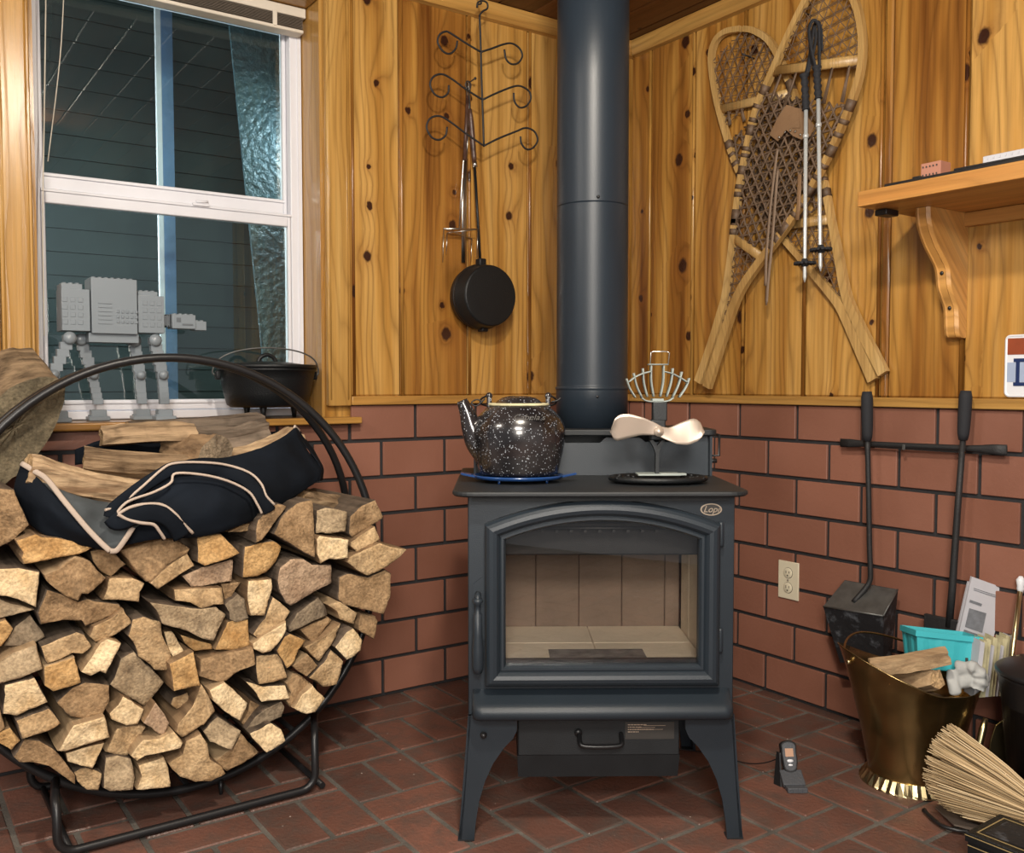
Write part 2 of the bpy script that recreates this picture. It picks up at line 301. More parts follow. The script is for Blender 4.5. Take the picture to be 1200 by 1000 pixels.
# ---------------------------------------------------------------- mesh helpers
class G:
    """collects geometry for ONE mesh object"""
    def __init__(s): s.bm = bmesh.new(); s.lay = s.bm.verts.layers.float_color.new('rnd'); s.cur = 0.5; s.mi = 0
    def _mark(s, vs, fs):
        for v in vs: v[s.lay] = (s.cur, s.cur, s.cur, 1)
        for f in fs: f.material_index = s.mi
    def poly(s, vs, faces, smooth=False):
        bv = [s.bm.verts.new(v) for v in vs]; fs = []
        for f in faces:
            try: fc = s.bm.faces.new([bv[i] for i in f]); fc.smooth = smooth; fs.append(fc)
            except ValueError: pass
        s._mark(bv, fs); return bv, fs
    def box(s, c, d, rot=None, bevel=0, seg=2, taper=None):
        x, y, z = d[0] / 2, d[1] / 2, d[2] / 2
        cs = [V((sx * x, sy * y, sz * z)) for sz in (-1, 1) for sy in (-1, 1) for sx in (-1, 1)]
        if taper:
            for v in cs:
                if v.z > 0: v.x *= taper[0]; v.y *= taper[1]
        Mx = Matrix.Translation(V(c)) @ (rot.to_4x4() if rot is not None else Matrix())
        bv, fs = s.poly([Mx @ v for v in cs], [(0, 2, 3, 1), (4, 5, 7, 6), (0, 1, 5, 4), (2, 6, 7, 3), (0, 4, 6, 2), (1, 3, 7, 5)])
        if bevel:
            es = list({e for f in fs for e in f.edges})
            r = bmesh.ops.bevel(s.bm, geom=es, offset=bevel, segments=seg, affect='EDGES', profile=.5)
            s._mark({v for f in r['faces'] for v in f.verts}, r['faces'])
            if seg > 1:
                for f in r['faces']: f.smooth = True
        return s
    def tube(s, pts, r, n=10, closed=False, flat=None, cap=True):
        pts = [V(p) for p in pts]; m = len(pts); rings = []
        rr = r if isinstance(r, (list, tuple)) else [r] * m
        tang = []
        for i in range(m):
            a = pts[(i - 1) % m] if (closed or i) else pts[i]; b = pts[(i + 1) % m] if (closed or i < m - 1) else pts[i]
            t = (b - a); tang.append(t.normalized() if t.length > 1e-9 else V((0, 0, 1)))
        up = V((0, 0, 1)) if abs(tang[0].z) < .9 else V((1, 0, 0))
        if flat is not None: up = V(flat)
        nrm = (up - tang[0] * up.dot(tang[0])).normalized()
        vs = []
        for i in range(m):
            t = tang[i]; src = up if flat is not None else nrm
            nn = (src - t * src.dot(t))
            nrm = nn.normalized() if nn.length > 1e-6 else nrm
            bn = t.cross(nrm)
            for k in range(n):
                a = 2 * PI * k / n + (PI / 4 if n == 4 else 0); q = rr[i]; qa, qb = (q if isinstance(q, tuple) else (q, q))
                vs.append(pts[i] + nrm * math.cos(a) * qa + bn * math.sin(a) * qb)
        fc = []
        for i in range(m if closed else m - 1):
            j = (i + 1) % m
            for k in range(n): fc.append((i * n + k, i * n + (k + 1) % n, j * n + (k + 1) % n, j * n + k))
        bv, fs = s.poly(vs, fc, True)
        if cap and not closed:
            for idx in (list(range(n))[::-1], [(m - 1) * n + k for k in range(n)]):
                try: f = s.bm.faces.new([bv[i] for i in idx]); s._mark([], [f])
                except ValueError: pass
        return s
    def lathe(s, prof, n=32, Mx=None, sx=1, sy=1, wob=None):
        Mx = Mx or Matrix(); vs = []; fc = []
        for (r, z) in prof:
            for k in range(n):
                a = 2 * PI * k / n; vs.append(Mx @ V((r * math.cos(a) * sx, r * math.sin(a) * sy, z)))
        for i in range(len(prof) - 1):
            for k in range(n): fc.append((i * n + k, i * n + (k + 1) % n, (i + 1) * n + (k + 1) % n, (i + 1) * n + k))
        if prof[0][0] > 1e-4: fc.append(tuple(range(n))[::-1])
        if prof[-1][0] > 1e-4: fc.append(tuple((len(prof) - 1) * n + k for k in range(n)))
        bv, fs = s.poly(vs, fc, True)
        if prof[0][0] <= 1e-4 or prof[-1][0] <= 1e-4: bmesh.ops.remove_doubles(s.bm, verts=bv, dist=1e-5)
        return s
    def prism(s, pts, dv, bevel=0):
        """closed outline pts (3D) pushed along vector dv"""
        pts = [V(p) for p in pts]; n = len(pts); dv = V(dv)
        fc = [tuple(range(n)), tuple(range(2 * n - 1, n - 1, -1))] + [(i, i + n, (i + 1) % n + n, (i + 1) % n) for i in range(n)]
        bv, fs = s.poly(pts + [p + dv for p in pts], fc)
        if bevel:
            es = list({e for f in fs for e in f.edges})
            r = bmesh.ops.bevel(s.bm, geom=es, offset=bevel, segments=2, affect='EDGES')
            s._mark({v for f in r['faces'] for v in f.verts}, r['faces'])
        return s
    def loft(s, rings, closed=True, cap0=False, cap1=False, smooth=True):
        n = len(rings[0]); fc = []
        for i in range(len(rings) - 1):
            for k in range(n if closed else n - 1):
                k2 = (k + 1) % n; fc.append((i * n + k, i * n + k2, (i + 1) * n + k2, (i + 1) * n + k))
        if cap0: fc.append(tuple(range(n))[::-1])
        if cap1: fc.append(tuple((len(rings) - 1) * n + k for k in range(n)))
        s.poly([p for r in rings for p in r], fc, smooth); return s

MATS = {}      # world matrix of every parent we make
def obj(name, g, mats, parent=None, world=False, fixn=True, sub=0):
    bm = g.bm
    if fixn: bmesh.ops.recalc_face_normals(bm, faces=bm.faces)
    me = bpy.data.meshes.new(name); o = bpy.data.objects.new(name, me); COL.objects.link(o)
    if parent is not None:
        o.parent = parent
        if world: bm.transform(MATS[parent.name].inverted())
        MATS[o.name] = MATS[parent.name].copy()
    else:
        c = V((0, 0, 0))
        if world and bm.verts:
            xs = [v.co for v in bm.verts]
            c = V(((min(v.x for v in xs) + max(v.x for v in xs)) / 2, (min(v.y for v in xs) + max(v.y for v in xs)) / 2, min(v.z for v in xs)))
            bm.transform(Matrix.Translation(-c))
        o.location = c; MATS[o.name] = Matrix.Translation(c)
    bm.to_mesh(me); bm.free()
    for m in (mats if isinstance(mats, (list, tuple)) else [mats]): me.materials.append(m)
    if sub:
        md = o.modifiers.new('smooth', 'SUBSURF'); md.levels = sub; md.render_levels = sub
    return o
def thing(name, label, cat, loc=(0, 0, 0), rz=0, group=None, M3=None):
    o = bpy.data.objects.new(name, None); COL.objects.link(o); o.empty_display_size = .05
    o.location = loc; o.rotation_euler = (0, 0, rz)
    o['label'] = label; o['category'] = cat
    if group: o['group'] = group
    MATS[o.name] = Matrix.Translation(V(loc)) @ Matrix.Rotation(rz, 4, 'Z')
    return o
def tag(o, label, cat, group=None):
    o['label'] = label; o['category'] = cat
    if group: o['group'] = group
    return o
def struct(o): o['kind'] = 'structure'; return o
def arc(c, r, a0, a1, n, ax=V((1, 0, 0)), ay=V((0, 0, 1))):
    return [V(c) + ax * (r * math.cos(a0 + (a1 - a0) * i / n)) + ay * (r * math.sin(a0 + (a1 - a0) * i / n)) for i in range(n + 1)]
def smooth_path(pts, k=6):
    """Catmull-Rom through the points"""
    pts = [V(p) for p in pts]; out = []
    P = [pts[0] * 2 - pts[1]] + pts + [pts[-1] * 2 - pts[-2]]
    for i in range(1, len(P) - 2):
        for j in range(k):
            t = j / k; a, b, c, d = P[i - 1], P[i], P[i + 1], P[i + 2]
            out.append(.5 * ((2 * b) + (c - a) * t + (2 * a - 5 * b + 4 * c - d) * t * t + (3 * b - a - 3 * c + d) * t ** 3))
    out.append(pts[-1]); return out
def text_mesh(txt, size, mat_name, parent, Mx, name, extrude=.0008, shear=0.0, sx=1.0):
    cu = bpy.data.curves.new('lettering', 'FONT'); cu.body = txt; cu.size = size; cu.extrude = extrude; cu.shear = shear; cu.align_x = 'CENTER'; cu.align_y = 'CENTER'
    to = bpy.data.objects.new('lettering', cu); COL.objects.link(to)
    bpy.context.view_layer.update()
    me = bpy.data.meshes.new_from_object(to.evaluated_get(bpy.context.evaluated_depsgraph_get()))
    bpy.data.objects.remove(to)
    me.transform(Mx @ Matrix.Diagonal((sx, 1, 1, 1)))
    me.materials.clear(); me.materials.append(M[mat_name])
    o = bpy.data.objects.new(name, me); COL.objects.link(o); o.parent = parent; MATS[o.name] = MATS[parent.name].copy()
    return o

# ================================================================= THE SETTING
RAILB, RAILT, CEIL = .953, .981, 2.312
WY0, WY1, WZ0, WZ1 = -2.079, -1.267, .917, 2.205       # window opening in the left wall
XEND, YEND = 4.2, -3.9
# left wall: backing with the window opening, boards on its face
g = G(); T = .20
def wallbox(y0, y1, z0, z1): g.box((-T / 2 - .001, (y0 + y1) / 2, (z0 + z1) / 2), (T - .002, abs(y1 - y0), z1 - z0))
wallbox(YEND, 0.0, 0, WZ0 - .02); wallbox(YEND, WY0, WZ0 - .02, CEIL + .05); wallbox(WY1, 0.0, WZ0 - .02, CEIL + .05); wallbox(WY0, WY1, WZ1, CEIL + .05)
def boards(g, spans, x_of, z0, z1, axis):
    th = .016
    for (a, b_, za, zb, *tn) in spans:
        g.cur = (random.randint(0, 6) + tn[0]) / 7.31 if tn else random.random(); w = abs(b_ - a) - .003; c = (a + b_) / 2
        if axis == 'Y': g.box((th / 2, c, (za + zb) / 2), (th, w, zb - za), bevel=.005, seg=1)
        else: g.box((c, -th / 2, (za + zb) / 2), (w, th, zb - za), bevel=.005, seg=1)
LB = [-.002, -.25, -.50, -.753, -1.011, -1.189]
TL = [.3, .85, .62, .12, .72]
sp = [(LB[i], LB[i + 1], RAILT, CEIL, TL[i]) for i in range(len(LB) - 1)]
yy = -2.157
while yy > YEND: sp.append((yy, yy - .17, RAILT, CEIL)); yy -= .17
sp += [(-1.189 - .16 * k, -1.189 - .16 * (k + 1), WZ1 + .075, CEIL) for k in range(6)]
boards(g, sp, None, 0, 0, 'Y')
for y in (-.50, -.753, -1.011, -1.184):          # rounded beads along some joints
    g.cur = random.random(); g.tube([(.014, y + .008, RAILT), (.014, y + .008, CEIL)], .006, 8)
wl = struct(obj('wall_left', g, M['pine']))
g = G()
wr_b = [.018, .126, .349, .583, .831, 1.094, 1.121, 1.347, 1.52]
TR = [.08, .28, .42, .68, .74, .35, .14, .80]
x = 1.52
while x < XEND: x += .16; wr_b.append(x)
g.box((XEND / 2, T / 2 + .001, CEIL / 2 + .02), (XEND + .4, T - .002, CEIL + .05))
boards(g, [(wr_b[i], wr_b[i + 1], RAILT, CEIL) + ((TR[i],) if i < len(TR) else ()) for i in range(len(wr_b) - 1)], None, 0, 0, 'X')
for xx in (.126, .349, .583, .831, 1.094, 1.347):
    g.cur = random.random(); g.tube([(xx - .006, -.014, RAILT), (xx - .006, -.014, CEIL)], .006, 8)
wr = struct(obj('wall_right', g, M['pine']))

# brick wainscot on both walls
PITCHZ, BL, GAP = .1190, .2365, .0115
def wainscot(side):
    g = G(); g.mi = 1
    L_ = -YEND if side == 'Y' else XEND
    if side == 'Y': g.box((.003, -L_ / 2, .892 / 2), (.006, L_, .892)); g.box((.003, -1.18 / 2, .922), (.006, 1.18, .06)); g.box((.003, (-2.17 - L_) / 2, .922), (.006, L_ - 2.17, .06))
    else: g.box((L_ / 2, -.003, RAILB / 2), (L_, .006, RAILB))
    g.mi = 0
    for row in range(8):
        zt = RAILB - .002 - row * PITCHZ; zb = max(zt - PITCHZ + GAP, .002)
        if side == 'X': off = .093 if row % 2 == 0 else -.022
        else: off = .009 if row % 2 == 0 else .134 - BL
        a = off - BL * (2 if side == 'X' else 1)
        while a < L_:
            lo, hi = max(a + GAP / 2, .013), min(a + BL - GAP / 2, L_)
            if hi - lo > .015:
                g.cur = random.random(); c = (lo + hi) / 2; t = .012
                if side == 'Y' and zt > .894:          # stop below the window
                    segs = [(lo, min(hi, 1.185), zt), (max(lo, 2.162), hi, zt), (max(lo, 1.185), min(hi, 2.162), .892)]
                    for l_, h_, z_ in segs:
                        if h_ - l_ > .012 and z_ - zb > .006: g.box((t / 2 + .002, -(l_ + h_) / 2, (z_ + zb) / 2), (t, h_ - l_, z_ - zb), bevel=.0018, seg=1)
                elif side == 'X': g.box((c, -t / 2 - .002, (zt + zb) / 2), (hi - lo, t, zt - zb), bevel=.0018, seg=1)
                else: g.box((t / 2 + .002, -c, (zt + zb) / 2), (t, hi - lo, zt - zb), bevel=.0018, seg=1)
            a += BL
    return g
def part(name, g, mats, parent, **k): return obj(name, g, mats, parent, **k)
part('brick_wainscot', wainscot('Y'), [M['brick'], M['mortar_dark']], wl)
part('brick_wainscot', wainscot('X'), [M['brick'], M['mortar_dark']], wr)

# rails and crown
g = G(); g.box((.015, (-1.19) / 2, (RAILB + RAILT) / 2), (.030, 1.19, RAILT - RAILB), bevel=.003); struct(obj('trim_1', g, M['pine_trim']))
g = G(); g.box(((XEND + .03) / 2, -.015, (RAILB + RAILT) / 2), (XEND - .03, .030, RAILT - RAILB), bevel=.003); struct(obj('trim_2', g, M['pine_trimx']))
g = G(); g.prism([(.0165, 0, 2.254), (.034, 0, 2.258), (.040, 0, 2.30), (.040, 0, CEIL), (.0165, 0, CEIL)], (0, YEND, 0)); struct(obj('trim_3', g, M['pine_trim']))
g = G(); g.prism([(.04, -.0165, 2.254), (.04, -.034, 2.258), (.04, -.040, 2.30), (.04, -.040, CEIL), (.04, -.0165, CEIL)], (XEND - .04, 0, 0)); struct(obj('trim_4', g, M['pine_trimx']))
# ceiling boards
g = G(); y = .2
g.box((XEND / 2, YEND / 2, CEIL + .06), (XEND + .4, -YEND + .4, .04))
while y > YEND:
    g.cur = random.random(); g.box((XEND / 2, y - .07, CEIL + .022), (XEND + .4, .138, .04), bevel=.004, seg=1); y -= .14
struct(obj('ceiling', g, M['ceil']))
# floor: pavers laid in pairs with a single soldier, bands parallel to the right wall
g = G(); g.mi = 1; g.box((XEND / 2, YEND / 2, -.0335), (XEND + .2, -YEND + .2, .06)); g.mi = 0
PW, PER, BAND = .113, .339, .2375
offs = {0: .22, 1: .115, 2: -.10, 3: .01}
band = -6
while True:
    ytop = -1.010 - band * BAND
    if ytop < YEND: break
    if ytop - BAND < .1:
        o0 = offs.get(band, (.22 - band * .113))
        a = (o0 % PER) - PER * 2
        while a < XEND:
            for (x0, x1, y0, y1) in ((a, a + 2 * PW, ytop - BAND, ytop - BAND / 2), (a, a + 2 * PW, ytop - BAND / 2, ytop), (a + 2 * PW, a + 3 * PW, ytop - BAND, ytop)):
                x0c, x1c, y0c, y1c = max(x0 + .006, .004), min(x1 - .006, XEND), max(y0 + .006, YEND), min(y1 - .006, -.004)
                if x1c - x0c > .01 and y1c - y0c > .01:
                    g.cur = random.random(); dz = random.uniform(-.0012, .0008)
                    g.box(((x0c + x1c) / 2, (y0c + y1c) / 2, -.006 + dz), (x1c - x0c, y1c - y0c, .012), bevel=.003, seg=1)
            a += PER
    band += 1
struct(obj('floor', g, [M['paver'], M['grout']]))

# window
XF = -.165
win = bpy.data.objects.new('window_1', None); COL.objects.link(win); win.location = (XF, (WY0 + WY1) / 2, WZ0); struct(win); MATS['window_1'] = Matrix.Translation(win.location)
def wpart(name, g, m): return obj(name, g, m, win, world=True)
yc = (WY0 + WY1) / 2; ww = WY1 - WY0
g = G()
for y in (WY0 + .006, WY1 - .006): g.cur = .3; g.box((-.085, y, (WZ0 + WZ1) / 2), (.168, .010, WZ1 - WZ0))
g.box((-.085, yc, WZ1 - .007), (.168, ww - .03, .010)); wpart('jamb_lining', g, M['pine_case'])
for (y0, y1) in ((WY0 - .078, WY0), (WY1, WY1 + .078)):
    g = G(); g.cur = .62; g.box((.013, (y0 + y1) / 2, (RAILT - .03 + CEIL - .06) / 2 + .0), (.024, .076, CEIL - .06 - RAILT + .03), bevel=.003)
    for k in (-.030, .028): g.tube([(.0235, (y0 + y1) / 2 + k, .97), (.0235, (y0 + y1) / 2 + k, 2.24)], .003, 6)
    wpart('casing', g, M['pine_case'])
g = G(); g.cur = .6; g.box((.013, yc, WZ1 + .038), (.024, ww, .072), bevel=.003); wpart('head_casing', g, M['pine_case'])
g = G(); g.cur = .45; g.box((-.080, yc - .0, .906), (.159, ww - .002, .021)); g.box((.028, yc, .906), (.054, ww + .20, .021), bevel=.004); wpart('sill', g, M['pine_trim'])
# vinyl frame
y0, y1, z0, z1 = WY0 + .012, WY1 - .012, WZ0 + .001, WZ1 - .013
g = G()
fw = .030
g.box((XF - .005, y0 + fw / 2, (z0 + z1) / 2), (.06, fw, z1 - z0), bevel=.003)
g.box((XF - .005, y1 - fw / 2 - .004, (z0 + z1) / 2), (.06, fw + .008, z1 - z0), bevel=.003)
g.box((XF + .026, y1 - .008, (z0 + z1) / 2), (.006, .012, z1 - z0)); g.box((XF + .026, y0 + .008, (z0 + z1) / 2), (.006, .012, z1 - z0))
g.box((XF - .005, yc, z1 - fw / 2), (.06, y1 - y0 - 2 * fw, fw), bevel=.003)
g.box((XF - .005, yc, z0 + .0125), (.07, y1 - y0 - 2 * fw, .024), bevel=.003); wpart('window_frame', g, M['vinyl'])
ZM = 1.565
def sash(x, za, zb, top, bot, side, name):
    g = G(); ya, yb = y0 + fw + .001, y1 - fw - .009
    g.box((x, ya + side / 2, (za + zb) / 2), (.026, side, zb - za), bevel=.003); g.box((x, yb - side / 2, (za + zb) / 2), (.026, side, zb - za), bevel=.003)
    g.box((x, (ya + yb) / 2, zb - top / 2), (.026, yb - ya - 2 * side, top), bevel=.003); g.box((x, (ya + yb) / 2, za + bot / 2), (.026, yb - ya - 2 * side, bot), bevel=.003)
    g.box((x + .016, (ya + yb) / 2, za + bot - .008), (.006, yb - ya - 2 * side, .005)); g.box((x + .014, (ya + yb) / 2, zb - .006), (.008, yb - ya, .006))
    s = wpart(name, g, M['vinyl'])
    g = G(); g.box((x, (ya + yb) / 2, (za + top * 0 + zb) / 2 + (bot - top) / 2), (.005, yb - ya - 2 * side + .004, zb - za - top - bot + .004))
    p = obj('pane', g, M['glass'], s, world=True)
sash(XF - .018, ZM - .005, z1 - fw - .001, .030, .048, .012, 'upper_sash')
sash(XF + .012, z0 + .026, ZM - .006, .040, .030, .010, 'lower_sash')
g = G(); g.box((XF + .030, yc + .07, ZM - .008), (.012, .05, .010), bevel=.003); g.tube([(XF + .034, yc + .055, ZM - .001), (XF + .038, yc + .09, ZM + .002)], .004, 8); wpart('sash_lock', g, M['vinyl'])

# raised blind and its cords
bl = thing('window_blind', 'raised cream mini blind bunched under the head of the window', 'blind', (-.10, yc, 2.15))
g = G(); g.box((-.113, yc, WZ1 - .029), (.05, ww - .030, .030), bevel=.003); obj('headrail', g, M['blind'], bl, world=True)
g = G()
for k in range(9): g.box((-.113, yc, 2.157 - k * .0036), (.046, ww - .05, .0012))
obj('slat_stack', g, M['blindslat'], bl, world=True)
g = G(); g.box((-.113, yc, 2.119), (.048, ww - .045, .011), bevel=.003); obj('bottom_rail', g, M['blind'], bl, world=True)
for k in (-.27, .29): g = G(); g.box((-.088, yc + k, 2.142), (.004, .014, .045), bevel=.001); obj('ladder_clip', g, M['blind'], bl, world=True)
g = G(); g.tube(smooth_path([(-.08, -2.02, 2.11), (-.08, -2.030, 1.8), (-.078, -2.042, 1.45), (-.075, -2.045, 1.15)], 5), .0018, 6)
g.tube(smooth_path([(-.08, -1.975, 2.11), (-.082, -1.99, 1.9), (-.084, -2.025, 1.62)], 5), .0015, 6); obj('pull_cord', g, M['cord'], bl, world=True)

# outside: a covered porch end, dark at night
g = G()
for k in range(34): g.prism([(-1.25, -3.6, .0 + k * .09), (-1.262, -3.6, .0 + k * .09), (-1.262, -3.6, .088 + k * .09), (-1.256, -3.6, .088 + k * .09)], (0, 4.2, 0))
g.box((-1.30, -1.5, 1.5), (.06, 4.3, 3.1)); tag(obj('porch_wall', g, M['siding']), 'dark grey-green lap-sided porch wall seen through the window', 'wall')
g = G(); g.box((-.62, onX(186, 120, -.62).y, 1.3), (.012, .020, 2.6), bevel=.003)
gp = thing('porch_post', 'slim pale post standing outside behind the middle of the window', 'post', (-.62, onX(186, 120, -.62).y, 0))
obj('post_face', g, M['vinyl'], gp, world=True)
g = G(); g.box((-.66, onX(193, 120, -.66).y, 1.3), (.06, .045, 2.6), bevel=.003); gp2 = obj('post_core', g, plain('blue_grey_post', (.14, .24, .42), .4, bump=.8, bscale=40), gp, world=True)
g = G(); ya, yb2 = onX(262, 40, -.55).y, onX(295, 260, -.55).y; g.prism([(-.55, ya, 2.5), (-.55, ya + .5, 2.5), (-.55, ya + .5, .0), (-.55, yb2 + (yb2 - ya) * 1.5, .0)], (-.012, 0, 0)); tag(obj('porch_screen', g, M['frosted'], world=True), 'pebbled glass panel outside at the right of the window', 'panel')
g = G(); g.box((-2.0, -1.8, -.06), (3.55, 6, .1)); struct(obj('floor_1', g, M['conc']))

# ================================================================= LOG RACK
RY, RZ, RR = -1.819, .558, .527
def ringpt(a, front=True):
    z = RZ + RR * math.sin(a); t = (z - .088) / .992
    return V(((.425 - .082 * t) if front else (.100 + .222 * t), RY + RR * math.cos(a), z))
rack = thing('log_rack', 'round black steel firewood hoop on a tube base below the window', 'log rack', (.34, RY, 0))
def rpart(n, g, m='black'): return obj(n, g, M[m], rack, world=True)
for fr in (True, False):
    g = G(); g.tube([ringpt(2 * PI * k / 96, fr) for k in range(96)], .0105, 12, closed=True); rpart('hoop', g)
def base_path(x, top_a):
    ya, yb = -2.135, -1.548
    fr = x > .3
    def at_y(y): a = -math.acos(max(-1, min(1, (y - RY) / RR))); return ringpt(a, fr)
    ta, tb = at_y(-2.115 if fr else ya), at_y(-1.49 if fr else yb)
    P = [ta, V((x - .02 if fr else x, ya, ta.z + .004)), V((x, ya, ta.z - .015))]
    P += [V((x, ya, .05))] + [V((x, ya + .0375 - .0375 * math.cos(t), .012 + .0375 - .0375 * math.sin(t))) for t in [PI / 2 * k / 5 for k in range(1, 6)]]
    P += [V((x, yb - .0375 + .0375 * math.sin(t), .012 + .0375 - .0375 * math.cos(t))) for t in [PI / 2 * k / 5 for k in range(0, 5)]] + [V((x, yb, .05)), V((x, yb, tb.z - .015)), V((x - .02 if fr else x, yb + (.008 if fr else 0), tb.z + .004)), tb]
    return P
ta = math.acos(.30 / RR)
g = G(); g.tube(base_path(.562, ta), .0095, 12); rpart('base_tube', g)
g = G(); g.tube(base_path(.175, ta), .0095, 12); rpart('base_tube', g)
for yy_ in (-.29, .29):
    g = G(); g.tube([(.562, RY + yy_, .012), (.175, RY + yy_, .012)], .008, 8); rpart('side_bar', g)
for a in (-PI / 2, -PI / 2 - .55, -PI / 2 + .55, -.15, PI + .15):
    g = G(); p, q = ringpt(a, True), ringpt(a, False); g.tube([p, q], .007, 8); rpart('cross_bar', g)
g = G(); p = ringpt(-PI / 2 + .14, True); g.tube([p + V((.008, 0, 0)), p + V((.01, 0, -.045))], [.007, .004], 8); rpart('peg', g)

# ================================================================= FIREWOOD
CR = {'I': (1, 0, 0), 'A': (.16, 0, 600), 'B': (.16, 140, 600), 'C': (.2, 280, 560), 'D': (.2, 0, 740), 'E': (.2, 160, 740), 'F': (.16, 280, 680)}
def px(crop, pts):
    s, ox, oy = CR[crop]; return [(ox + x * s, oy + y * s) for x, y in pts]
def log_end(pts2, tone, label, xf=.53, length=.40, side='side_split', shr=.985, slant=0, group=None, xb=None):
    """a split log whose end face has the outline pts2; it runs back towards the left wall"""
    P = [onX(x, y, xf) for x, y in pts2]
    c = sum(P, V((0, 0, 0))) / len(P)
    rnd = random.Random(hash((round(pts2[0][0]), round(pts2[0][1]))) & 0xffff)
    # resample outline
    out = []
    for i in range(len(P)):
        a, b = P[i], P[(i + 1) % len(P)]; k = max(1, int((b - a).length / .011))
        for j in range(k): out.append(a.lerp(b, j / k))
    n = len(out); sd = V((rnd.random() * 50, rnd.random() * 50, rnd.random() * 50))
    tilt = V((0, rnd.uniform(-.16, .16), rnd.uniform(-.16, .16)))
    def lvl(x, sc, amp, ph):
        r = []
        for i, p in enumerate(out):
            q = c + (p - c) * sc
            nn = noise.noise(p * 38 + sd + V((ph, 0, 0)))
            d = (p - c).normalized()
            q = q + d * nn * amp + d * noise.noise(p * 110 + sd) * .0016
            r.append(V((x, q.y, q.z)))
        return r
    xs = [xf, xf - .004, xf - .05, xf - .13, xf - .23, xf - .32, max(xf - length, .10)]
    if xb is not None: xs = [xf, xf - .004] + [xf + (xb - xf) * t for t in (.15, .4, .7, 1)]
    rings = []
    for i, x in enumerate(xs):
        sc = shr * ([.975, 1.0, .995, .975, .955, .94, .93][i] if i < 7 else .93)
        rg = lvl(x, sc, .0022 + .0015 * (i > 1), .35 * i)
        if i < 2:
            rg = [V((v.x + (v - c).dot(tilt) + noise.noise(v * 60 + sd) * .003, v.y, v.z)) for v in rg]
        rings.append(rg)
    g = G(); g.mi = 1
    g.loft(rings, smooth=False, cap1=True)
    # end face: concentric rings to the middle, roughened
    g.mi = 0; er = [rings[0]]
    for sc in (.85, .68, .5, .33, .17, .04):
        q_ = [V((v.x, v.y, v.z)).lerp(V((xf, c.y, c.z)), 1 - sc) for v in rings[0]]; er.append([q + V((noise.noise(V((q.y, q.z, 0)) * 34 + sd) * .006, 0, 0)) for q in q_])
    g.loft(er, smooth=True, cap1=True)
    bmesh.ops.remove_doubles(g.bm, verts=g.bm.verts, dist=.0003)
    o = obj('firewood_log', g, [M['end_' + tone], M[side]], world=True)
    tag(o, label, 'firewood', group)
    return o
RK = 'split logs stacked in the round rack'
S = 'side_split'; BK = 'side_bark'; LI = 'side_light'
